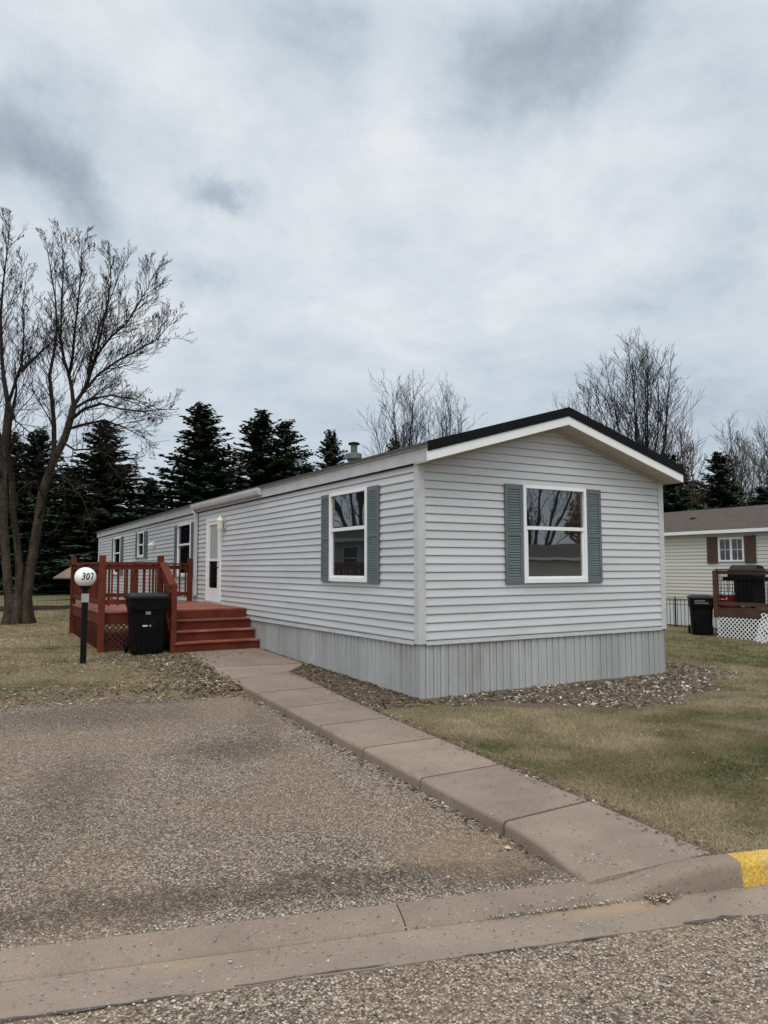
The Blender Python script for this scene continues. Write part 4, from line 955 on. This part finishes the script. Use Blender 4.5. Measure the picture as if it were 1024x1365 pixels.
def spruce_mesh(seed, Ht=10., R=3.6, dens=1.):
    rd = np.random.default_rng(seed); V = []; C = []
    z = .25; tri = []
    while z < Ht*.985:
        f = z/Ht; rr = R*(1-f)**.74*(.9+.22*rd.random())+.08; nb = max(6, int((17 if f < .7 else 12)*dens))
        for b in range(nb):
            zb = z; z = max(.1, z+rd.uniform(-.3, .3)); a = rd.uniform(0, 2*PI); L = rr*rd.uniform(.55, 1.15)*(1+.12*math.sin(3*a+seed)); droop = .26*(1-f)+.02
            dirx, diry = math.cos(a), math.sin(a); ns = max(4, int(L/.105)); u = (np.arange(ns)+rd.random(ns))/ns
            cz = z+L*(.22*u-droop*u**1.6)+.25*f*u
            cr = L*u
            for s in range(3):
                ang = rd.normal(0, .55, ns)+np.where(rd.random(ns) < .5, -1, 1)*.75
                ln = (.24+.30*rd.random(ns))*(1.05-.4*u)*(1-.3*f); da = a+ang
                px, py = dirx*cr, diry*cr; ex = px+np.cos(da)*ln; ey = py+np.sin(da)*ln; ez = cz-ln*rd.uniform(-.1, .45, ns)
                wd = .06+.07*rd.random(ns); nxx, nyy = -np.sin(da)*wd, np.cos(da)*wd; nz_ = rd.uniform(-.10, .06, ns)
                A = np.stack([px-nxx*.5, py-nyy*.5, cz+nz_], 1); B = np.stack([px+nxx*.5, py+nyy*.5, cz-nz_], 1)
                mxx = (px+ex)/2; myy = (py+ey)/2; mz = (cz+ez)/2
                A2 = np.stack([mxx-nxx, myy-nyy, mz+nz_*.5], 1); B2 = np.stack([mxx+nxx, myy+nyy, mz-nz_*.5], 1); E = np.stack([ex, ey, ez], 1)
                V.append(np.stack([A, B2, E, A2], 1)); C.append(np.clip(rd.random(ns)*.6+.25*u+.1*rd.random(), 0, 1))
            z = zb
        z += Ht*.021*rd.uniform(.8, 1.2)
    # top leader
    V = np.concatenate(V); C = np.concatenate(C); n = len(V)
    return V.reshape(-1, 3), np.arange(n*4).reshape(n, 4), C
variants = []
for sd, dn in ((1, 1.), (2, 1.), (3, .9)):
    v, f, c = spruce_mesh(sd, dens=dn)
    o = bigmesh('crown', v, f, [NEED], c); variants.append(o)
trk = MB(); trk.tube([(0,0,-.3),(0,0,5),(0,0,9.6),(.02,0,10.15)], [.2,.12,.03,.008], 8); trunk0 = trk.build('trunk', BARK, local=True)
first = {}
def spruce(label, u, vtop, d, vi, wf=1., rz=0., gz_=.25, group='dark spruces behind the homes'):
    base = at(u, 757, d); top = at(u, vtop, d).z; s = (top-gz_)/10.15; base.z = gz_
    t = thing('spruce_tree', label, 'tree', base, rz, group); t.scale = (s*wf*1.12, s*wf*1.12, s)
    if vi not in first: c = variants[vi]; first[vi] = 1
    else: c = variants[vi].copy(); COL.objects.link(c)
    if 't' not in first: k = trunk0; first['t'] = 1
    else: k = trunk0.copy(); COL.objects.link(k)
    c.parent = t; k.parent = t; return t
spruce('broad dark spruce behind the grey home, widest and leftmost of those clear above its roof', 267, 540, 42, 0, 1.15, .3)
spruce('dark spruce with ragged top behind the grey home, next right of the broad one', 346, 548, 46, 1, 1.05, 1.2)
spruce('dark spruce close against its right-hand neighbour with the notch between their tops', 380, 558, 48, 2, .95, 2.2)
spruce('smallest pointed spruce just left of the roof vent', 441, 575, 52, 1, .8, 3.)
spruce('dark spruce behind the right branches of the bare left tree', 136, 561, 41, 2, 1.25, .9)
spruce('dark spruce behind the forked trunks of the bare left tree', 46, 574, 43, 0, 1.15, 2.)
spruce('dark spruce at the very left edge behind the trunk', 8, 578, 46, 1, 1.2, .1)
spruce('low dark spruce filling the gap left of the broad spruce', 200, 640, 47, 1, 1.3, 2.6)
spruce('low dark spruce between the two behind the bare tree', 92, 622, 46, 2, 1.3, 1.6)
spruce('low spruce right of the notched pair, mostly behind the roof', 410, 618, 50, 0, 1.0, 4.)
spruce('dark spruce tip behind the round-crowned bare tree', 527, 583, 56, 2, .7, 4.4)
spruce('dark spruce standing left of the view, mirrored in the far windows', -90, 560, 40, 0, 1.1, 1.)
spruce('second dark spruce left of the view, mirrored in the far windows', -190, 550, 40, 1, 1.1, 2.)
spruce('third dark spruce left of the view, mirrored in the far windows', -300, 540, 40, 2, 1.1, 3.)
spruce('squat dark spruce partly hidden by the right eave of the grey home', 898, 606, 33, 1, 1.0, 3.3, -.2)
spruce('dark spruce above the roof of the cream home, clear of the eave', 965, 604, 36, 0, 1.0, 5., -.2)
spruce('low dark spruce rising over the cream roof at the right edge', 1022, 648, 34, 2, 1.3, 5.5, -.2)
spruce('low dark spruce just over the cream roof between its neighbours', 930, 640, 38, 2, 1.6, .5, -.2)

# ------------------------------------------------------------------ what the window panes mirror: homes and trees across the street and to the left
def simple_home(label, loc, rz, wall, roofm, L=18., Wd=4.6, wz0=.6, wz1=2.8):
    t = thing('mobile_home', label, 'mobile home', loc, rz); mb = MB()
    T = lambda a, o, z: (a, -o, z)
    siding(mb, T, 0, L, wz0, wz1, .12, amp=.014); mb.box((.0, .012, .0), (L, Wd, wz1-.002)); mb.prism([(0,wz1),(Wd,wz1),(Wd/2,wz1+.62)], lambda y, z: (0, y+.01, z), lambda y, z: (L, y+.01, z)); mb.build('wall', wall, t, local=True)
    mb = MB()
    for ya, za, yb, zb_ in ((-.3, wz1-.03, Wd/2, wz1+.72), (Wd/2, wz1+.72, Wd+.3, wz1-.03)): mb.prism([(ya,za),(yb,zb_),(yb,zb_+.06),(ya,za+.06)], lambda y, z: (-.3, y, z), lambda y, z: (L+.3, y, z))
    mb.build('roof', roofm, t, local=True)
    mb = MB(); mb.box((-.3, -.33, wz1-.12), (L+.3, -.302, wz1+.03)); mb.build('fascia', WHITE, t, local=True)
    for a in (2.5, 7.5, 13.):
        mb = MB()
        for p, q in (((a, 0, 1.4), (a+.06, .04, 2.5)), ((a+1.04, 0, 1.4), (a+1.1, .04, 2.5)), ((a+.06, 0, 2.44), (a+1.04, .04, 2.5)), ((a+.06, 0, 1.4), (a+1.04, .04, 1.46)), ((a+.06, 0, 1.93), (a+1.04, .04, 1.97))): mb.box(p, q, T=T)
        w = mb.build('window', WHITE, t, local=True)
        mb = MB(); mb.box((a+.06, .014, 1.46), (a+1.04, .022, 2.44), T=T); mb.build('pane', GLASS, w, local=True)
    return t
simple_home('pale mobile home with a dark roof across the street, mirrored in the gable window', (34, -18, -.6), math.radians(205), CREAM, SHING)
simple_home('pale mobile home with a dark roof beyond the left lawn, mirrored in the side window', (-11.5, 13, .1), math.radians(80), TRIM, SHING, 14.)
def plain_tree(name, label, loc, Ht, seed, m, wd=8., kids=(4,3,2)):
    rd = random.Random(seed); base = Vector(loc); t = thing(name, label, 'tree', base); mt = MB(); mc = MB(); fz = Ht*.2
    mt.tube([base-Vector((0,0,.2)), base+Vector((0,0,fz))], [.025*Ht, .018*Ht], 8)
    for k in range(7):
        a = 2*PI*k/7+rd.uniform(-.3,.3); P = [base+Vector((math.cos(a)*wd*.4*(i/5)**.8, math.sin(a)*wd*.4*(i/5)**.8, fz*.9+(Ht-fz)*i/5*rd.uniform(.9,1))) for i in range(6)]
        rad = [.012*Ht*(1-.8*i/5) for i in range(6)]; mc.tube(P, rad, 5); along(mc, P, rad, rd, 9, Ht*.3, Ht*.15, kids, .1, .3, None, .01, .65)
    mt.build('trunk', BARK, t, normals=False); mc.build('crown', m, t, normals=False); return t
plain_tree('bare_tree', 'leafless tree across the street behind the pale home', (29.5, -31, -.6), 12, 41, TWIG, 10)
plain_tree('bare_tree', 'leafless tree beyond the home on the left', (-14, 27, .2), 12, 42, TWIG, 10)
plain_tree('bare_tree', 'second leafless tree beyond the home on the left', (-19, 31, .2), 11, 43, TWIG, 9)
def oak(loc, Ht, seed, label):
    rd = np.random.default_rng(seed); n = 9000; c = rd.normal(0, 1, (n, 3)); c /= np.linalg.norm(c, axis=1)[:, None]; c *= (rd.random(n)**.33)[:, None]*(1+.25*np.sin(c[:, :1]*7)*np.cos(c[:, 1:2]*6))
    c = c*[Ht*.42, Ht*.42, Ht*.4]+[0, 0, Ht*.58]; s = .12+.18*rd.random(n); d1 = rd.normal(0, 1, (n, 3)); d1 /= np.linalg.norm(d1, axis=1)[:, None]; d2 = np.cross(d1, rd.normal(0, 1, (n, 3))); d2 /= np.linalg.norm(d2, axis=1)[:, None]
    V = np.stack([c-d1*s[:, None], c+d2*s[:, None]*.7, c+d1*s[:, None], c-d2*s[:, None]*.7], 1).reshape(-1, 3)
    t = thing('oak_tree', label, 'tree', loc); o = bigmesh('crown', V, np.arange(n*4).reshape(n, 4), [LEAFO], rd.random(n)); o.parent = t
    mb = MB(); mb.tube([(0,0,-.3),(.1,0,Ht*.3),(0,.1,Ht*.6)], [Ht*.03,Ht*.022,Ht*.01], 8); mb.build('trunk', BARK, t, local=True)
LEAFO = attr_mat('oak_leaves', [(0., (.18,.11,.07)), (.5, (.36,.25,.17)), (1., (.55,.43,.31))], .8, .2, .2)
oak((22.5, -34, -.6), 10, 51, 'brown-leaved oak across the street, behind the roof of the pale home'); oak((31, -41, -.6), 11, 53, 'brown-leaved oak across the street, farthest back behind the leafless tree'); oak((37, -30, -.6), 9.5, 52, 'brown-leaved oak across the street, at the far end of the pale home')

# ------------------------------------------------------------------ scatter: grass, leaves, stones
def blades(n, region, hmin, hmax, wd, cfn, zf=ground_z, flat=.5):
    x, y = region(n); keep = np.ones(len(x), bool)
    z = zf(x, y); h = rng.uniform(hmin, hmax, len(x)); a = rng.uniform(0, 2*PI, len(x)); b = rng.uniform(0, 2*PI, len(x)); lean = rng.uniform(.3, 2.2, len(x))*flat*2*h
    dx, dy = np.cos(a)*wd/2, np.sin(a)*wd/2; ex, ey = np.cos(b)*lean, np.sin(b)*lean
    hz = h*(1-.5*np.minimum(1, lean/(h*2)))
    V = np.stack([np.stack([x-dx, y-dy, z-.006], 1), np.stack([x+dx, y+dy, z-.006], 1), np.stack([x+ex, y+ey, z+hz], 1)], 1)
    return V.reshape(-1, 3), cfn(x, y)
def uniform_in(x0, x1, y0, y1, ok):
    def f(n):
        X, Y = [], []; c = 0
        while c < n:
            x = rng.uniform(x0, x1, n); y = rng.uniform(y0, y1, n); k = ok(x, y); X.append(x[k]); Y.append(y[k]); c += k.sum()
        return np.concatenate(X)[:n], np.concatenate(Y)[:n]
    return f
def lawn_ok(x, y):
    s, w = to_sw(x, y)
    e = .05*(vnoise(x, y, 9, 31)-.5)
    ok = (w > .0+e) & ~((x > xl(y)-.01) & (x < xr(y)-.02+e) & (y < 5.6)) & ~((x > -.0) & (x < W_) & (y > 0)) & ~((x < xl(y)) & (y < padfar(x)+.05+4*e)) & ~((x > DX) & (x < 0) & (y > 6.2) & (y < 9.9))
    dm = dirt_mask(x, y); return ok & (rng.random(len(x)) > dm*1.15-.1) & (rng.random(len(x)) < .35+1.1*vnoise(x, y, 3.3, 77))
def colr(x, y):
    g = green_mask(x, y)+1.*(vnoise(x, y, .8, 33)-.5)+.9*(vnoise(x, y, 2.6, 34)-.5); return np.clip(rng.random(len(x))*.55+.45-.5*g, 0, 1)
Vs, Cs = [], []
for n, reg, hm, hM, wd in ((140000, (-1.3, 3.2, -6.2, -1.2), .015, .05, .0042), (70000, (-1.3, 8., -6.5, 2.5), .02, .045, .007), (40000, (3, 13, -3, 9), .03, .055, .014), (60000, (-8, 0, 2.2, 7.5), .02, .045, .009), (40000, (-9, 0, 7, 19), .03, .055, .018)):
    v, c = blades(n, uniform_in(*reg, lawn_ok), hm, hM, wd, colr); Vs.append(v); Cs.append(c)
V = np.concatenate(Vs); C = np.concatenate(Cs)
tag(bigmesh('grass', V, np.arange(len(V)).reshape(-1, 3), [BLADE], C), 'short dormant straw and green grass on the lawns', 'grass', kind='stuff')

def leaves(x, y, z, smin, smax, c):
    n = len(x); s = rng.uniform(smin, smax, n); a = rng.uniform(0, 2*PI, n); t1 = rng.uniform(-.6, .6, n)*s; t2 = rng.uniform(-.4, .4, n)*s; t3 = rng.uniform(.0, .5, n)*s
    ca, sa = np.cos(a)*s, np.sin(a)*s; zz = z+.006+np.abs(t1)*.5
    P = np.stack([np.stack([x-ca, y-sa, zz-t1*.5], 1), np.stack([x+sa*.55, y-ca*.55, zz+t2*.5], 1), np.stack([x+ca, y+sa, zz+t1*.5+t3*.3], 1), np.stack([x-sa*.55, y+ca*.55, zz-t2*.5+t3*.4], 1)], 1)
    return P.reshape(-1, 3), c
def topz(x, y):
    """whatever surface is uppermost"""
    z = ground_z(x, y); s, w = to_sw(x, y)
    z = np.where((x < xl(y)) & (y < padfar(x)+.6) & (w > .05), np.maximum(z, pad_z(x, y)), z)
    z = np.where((x >= xl(y)) & (x <= xr(y)) & (y < 5.6) & (w > .0), H(x*0-1.2, y)+.012, z)
    z = np.where((w <= .05) & (w > -.13) & (s < .05), -.145, z); z = np.where((w <= -.13) & (w > -.49), -.176, z); z = np.where(w <= -.49, -.165, z)
    return z
parts = []
def scat(n, fn, smin, smax, clo=0., chi=1., cp=1.):
    x, y = fn(n); parts.append(leaves(x, y, topz(x, y), smin, smax, clo+(chi-clo)*rng.random(len(x))**cp))
G = lambda cx, cy, sx, sy: (lambda n: (rng.normal(cx, sx, n), rng.normal(cy, sy, n)))
scat(2600, uniform_in(-2.9, -1.45, 1.75, 5.6, lambda x, y: (x < xl(y)+.03) & (rng.random(len(x)) < np.exp(-((x-xl(y)+.25)/.75)**2)) & (y > padfar(x)-.15)), .012, .038, 0, 1, 1.1)
scat(1500, G(-2.6, 5.2, .8, .6), .012, .035, 0, 1, 1.3)
scat(3200, uniform_in(-9, -1.6, 1.6, 3.8, lambda x, y: (x < xl(y)) & (np.abs(y-padfar(x)-.15) < .25+.5*rng.random(len(x)))), .010, .032, .25, 1, .8)
scat(600, uniform_in(-8, -1.5, 3, 12, lawn_ok), .012, .035, .3, 1, .8)
scat(500, lambda n: (lambda y: (xl(y)-np.abs(rng.normal(0, .07, n)), y))(rng.uniform(-4.4, 2.2, n)), .008, .028, 0, 1, 1.)
scat(800, lambda n: (lambda y: (xr(y)+rng.normal(.03, .06, n), y))(rng.uniform(-5., 2.6, n)), .006, .022, 0, 1, 1.)
scat(1700, uniform_in(-.95, -.02, -.4, 5.4, lambda x, y: x > xr(y)+.02), .010, .034, 0, .9, 1.2)
scat(500, uniform_in(-.1, .0, -.3, 5.4, lambda x, y: x > xr(y)), .012, .035, 0, .8, 1.2)
scat(500, uniform_in(-1.1, 6, -5, 1, lawn_ok), .008, .026, .3, 1, .8)
scat(110, G(-1.71, -5.06, .055, .025), .006, .016, .2, 1, 1.)
scat(500, uniform_in(4, 12.5, -2, 6, lawn_ok), .012, .03, .3, 1, .8)
scat(45, uniform_in(-1.9, -.2, -4.6, 5.2, lambda x, y: (x > xl(y)) & (x < xr(y))), .006, .018, 0, .8, 1.)
V = np.concatenate([p[0] for p in parts]); C = np.concatenate([p[1] for p in parts])
tag(bigmesh('fallen_leaves', V, np.arange(len(V)).reshape(-1, 4), [LEAF], C), 'dry fallen leaves and litter strewn by the walk, pad and lawn', 'leaves', kind='stuff')

ico = None
bm = bmesh.new(); bmesh.ops.create_icosphere(bm, subdivisions=1, radius=1); bm.verts.ensure_lookup_table(); IV = np.array([v.co[:] for v in bm.verts]); IF = np.array([[v.index for v in f.verts] for f in bm.faces]); bm.free()
def stones(name, x, y, z, smin, smax, c, m, power=2.):
    n = len(x); s = smin+(smax-smin)*rng.random(n)**power; sc = np.stack([s*rng.uniform(.8,1.3,n), s*rng.uniform(.6,1.,n), s*rng.uniform(.4,.75,n)], 1)
    a = rng.uniform(0, 2*PI, n); jit = 1+.22*rng.normal(0, 1, (n, len(IV), 1)); P = IV[None]*jit*sc[:, None]
    ca, sa = np.cos(a)[:, None], np.sin(a)[:, None]; R = np.stack([P[..., 0]*ca-P[..., 1]*sa+x[:, None], P[..., 0]*sa+P[..., 1]*ca+y[:, None], P[..., 2]+(z+sc[:, 2]*.35)[:, None]], 2)
    Fc = (IF[None]+(np.arange(n)*len(IV))[:, None, None]).reshape(-1, 3)
    return bigmesh(name, R.reshape(-1, 3), Fc, [m], np.repeat(c, len(IF)))
fb = uniform_in(-.1, 5.8, -1.9, 2.3, lambda x, y: inpoly(x+.75*(vnoise(x, y, 1.6, 41)-.5)+.2*(vnoise(x, y, 7, 43)-.5), y+.6*(vnoise(x, y, 1.9, 42)-.5)+.2*(vnoise(x, y, 7, 44)-.5), BED) & ~((x > -.01) & (x < W_+.02) & (y > -.015)))
x, y = fb(6500); kk = rng.random(6500) < .25+.9*vnoise(x, y, 2.4, 61); x, y = x[kk], y[kk]; o = stones('gravel_bed', x, y, ground_z(x, y)-.003, .005, .03, np.clip(rng.random(len(x))**1.15*1.05, 0, 1), STONE)
tag(o, 'bed of small brown and white stones along the gable skirting', 'gravel bed', kind='stuff')
x, y = fb(2300); V, C = leaves(x, y, ground_z(x, y)+.008, .010, .034, rng.random(2300)**1.3*.9); tag(bigmesh('bed_litter', V, np.arange(len(V)).reshape(-1, 4), [LEAF], C), 'dark dead leaves lying among the bed stones', 'leaves', kind='stuff')
# loose grit on pad, gutter and street
gx_, gy_ = [], []
for n, f in ((5200, uniform_in(-6, -1.9, -5, 2.2, lambda x, y: (x < xl(y)-.01) & (to_sw(x, y)[1] > .06) & (y < padfar(x)) & (rng.random(len(x)) < .35+.65*vnoise(x, y, .7, 50)))),
             (900, lambda n: (lambda y: (xl(y)-np.abs(rng.normal(0, .05, n)), y))(rng.uniform(-4.8, 2, n))),
             (900, lambda n: (lambda s, w: sw(s, w))(rng.uniform(-4, 0.2, n), .07+np.abs(rng.normal(0, .06, n)))),
             (500, lambda n: (lambda s, w: sw(s, w))(rng.uniform(-3.5, 2.5, n), rng.uniform(-.5, .03, n))),
             (5200, lambda n: (lambda s, w: sw(s, w))(rng.uniform(-3.5, 2.5, n), rng.uniform(-1.2, -.47, n))),
             (120, G(-1.71, -5.05, .05, .022)), (260, lambda n: sw(rng.normal(-.28, .22, n), rng.normal(-.14, .012, n)))):
    x, y = f(n); gx_.append(x); gy_.append(y)
x = np.concatenate(gx_); y = np.concatenate(gy_)
o = stones('loose_grit', x, y, topz(x, y)-.001, .0022, .0085, rng.random(len(x))**.75, GRIT, 1.6)
tag(o, 'loose pale grit over the asphalt pad, gutter and street', 'grit', kind='stuff')

# ------------------------------------------------------------------ sky and light
w = bpy.data.worlds.new('World'); S.world = w; w.use_nodes = True
t = NT(w)
tc = t.new('ShaderNodeTexCoord'); dirv = t.vmath('NORMALIZE', tc.outputs['Generated']).outputs[0]
sx = t.new('ShaderNodeSeparateXYZ'); t.link(dirv, sx.inputs[0]); dz = sx.outputs[2]
zz = t.math('ADD', t.math('MAXIMUM', dz, 0.), .22)
cmb = t.new('ShaderNodeCombineXYZ'); t.link(t.math('DIVIDE', sx.outputs[0], zz), cmb.inputs[0]); t.link(t.math('DIVIDE', sx.outputs[1], zz), cmb.inputs[1])
pv = cmb.outputs[0]
n1 = t.noise(pv, 1.1, 9, .6, .35); n2 = t.noise(pv, 3.6, 10, .68, .2); n3 = t.noise(t.vmath('ADD', pv, (5.3, 2.1, 3.3)).outputs[0], .5, 8, .6, .4)
dens = t.math('ADD', t.math('MULTIPLY', n1, .5), t.math('ADD', t.math('MULTIPLY', n2, .32), t.math('MULTIPLY', n3, .2)))
# soft darker / brighter cloud banks at set bearings, edges broken by noise
warp = t.vmath('SCALE', t.vmath('SUBTRACT', t.new('ShaderNodeTexNoise').outputs['Color'], (.5, .5, .5)).outputs[0])
wn = t.new('ShaderNodeTexNoise'); wn.inputs['Scale'].default_value = 7.; wn.inputs['Detail'].default_value = 9; wn.inputs['Roughness'].default_value = .68; t.link(dirv, wn.inputs['Vector'])
wv = t.vmath('SCALE', t.vmath('SUBTRACT', wn.outputs['Color'], (.5, .5, .5)).outputs[0]); wv.inputs[3].default_value = .13
dw_ = t.vmath('ADD', dirv, wv.outputs[0]).outputs[0]
acc = None
for u, v, su, sv, rot, amp in ((300,262,46,23,-22,.62),(258,372,34,24,0,.35),(85,245,95,40,-35,.62),(30,150,90,70,0,.18),(690,95,95,80,35,.6),(800,30,90,40,20,.35),(430,60,110,70,0,.16),(480,10,60,25,0,.2),(900,390,120,30,0,.22),(990,290,50,90,0,.35),(330,470,260,45,5,.16),(560,380,200,90,10,.10),(1000,560,140,90,0,.15),(610,180,50,40,0,.14),
        (520,120,45,130,10,-.22),(180,60,150,60,0,-.18),(480,490,90,30,0,-.18),(800,220,170,70,-15,-.12),(400,260,60,120,0,-.12),(20,30,120,40,0,-.15),(900,120,110,60,0,-.12)):
    d0 = ray(u, v).normalized(); rr_ = d0.cross(Vector((0,0,1))).normalized(); uu_ = rr_.cross(d0); ca, sa = math.cos(math.radians(rot)), math.sin(math.radians(rot))
    e1 = rr_*ca+uu_*sa; e2 = -rr_*sa+uu_*ca; L = ray(u, v).length
    a = t.vmath('DOT_PRODUCT', dw_, tuple(e1*(L/su/1.2))).outputs['Value']; b = t.vmath('DOT_PRODUCT', dw_, tuple(e2*(L/sv/1.2))).outputs['Value']
    a = t.math('SUBTRACT', a, 0.); q = t.math('ADD', t.math('MULTIPLY', a, a), t.math('MULTIPLY', b, b))
    g = t.math('MULTIPLY', t.math('EXPONENT', t.math('MULTIPLY', q, -1.)), t.math('GREATER_THAN', t.vmath('DOT_PRODUCT', dirv, tuple(d0)).outputs['Value'], 0.))
    g = t.math('MULTIPLY', g, amp); acc = g if acc is None else t.math('ADD', acc, g)
f = t.math('ADD', t.math('MULTIPLY_ADD', dens, -3.1, 2.27), t.math('MULTIPLY', acc, -.85))
cloud = t.ramp(f, [(0., (.33,.40,.47)), (.3, (.48,.56,.635)), (.55, (.63,.705,.77)), (.8, (.75,.80,.845)), (1., (.85,.88,.905))])
low = t.ramp(dz, [(0., 1.), (.12, .75), (.34, 0.)])
cloud = t.mix(t.math('MULTIPLY', low, .55), cloud, (.44,.54,.65))
# an overcast sky is brighter overhead and towards the veiled sun behind the camera
sun_dir = Vector((-.28, -.45, .85)).normalized()
zen = t.ramp(dz, [(.6, 0.), (.95, 1.)])
bk = t.ramp(t.vmath('DOT_PRODUCT', dirv, tuple(sun_dir)).outputs['Value'], [(.15, 0.), (.9, 1.)])
gain = t.math('ADD', t.math('ADD', t.math('MULTIPLY', zen, .6), t.math('MULTIPLY', bk, .7)), 1.)
sky = t.new('ShaderNodeTexSky'); sky.sky_type = 'NISHITA'; sky.sun_disc = False
sky.sun_elevation = math.asin(sun_dir.z); sky.sun_rotation = math.atan2(sun_dir.x, sun_dir.y)
bg1 = t.new('ShaderNodeBackground'); t.link(sky.outputs[0], bg1.inputs[0]); bg1.inputs[1].default_value = .08
bg2 = t.new('ShaderNodeBackground'); t.link(cloud, bg2.inputs[0]); t.link(gain, bg2.inputs[1])
mx = t.new('ShaderNodeMixShader'); mx.inputs[0].default_value = .92; t.link(bg1.outputs[0], mx.inputs[1]); t.link(bg2.outputs[0], mx.inputs[2])
wo = t.new('ShaderNodeOutputWorld'); t.link(mx.outputs[0], wo.inputs[0])
ld = bpy.data.lights.new('sun', 'SUN'); ld.energy = 1.5; ld.angle = math.radians(35); ld.color = (1., .93, .83)
lo_ = bpy.data.objects.new('sun', ld); COL.objects.link(lo_); lo_.rotation_euler = sun_dir.to_track_quat('Z', 'Y').to_euler()
vs = S.view_settings; vs.view_transform = 'Standard'; vs.look = 'None'; vs.gamma = 1; vs.exposure = 0
S.render.engine = 'CYCLES'
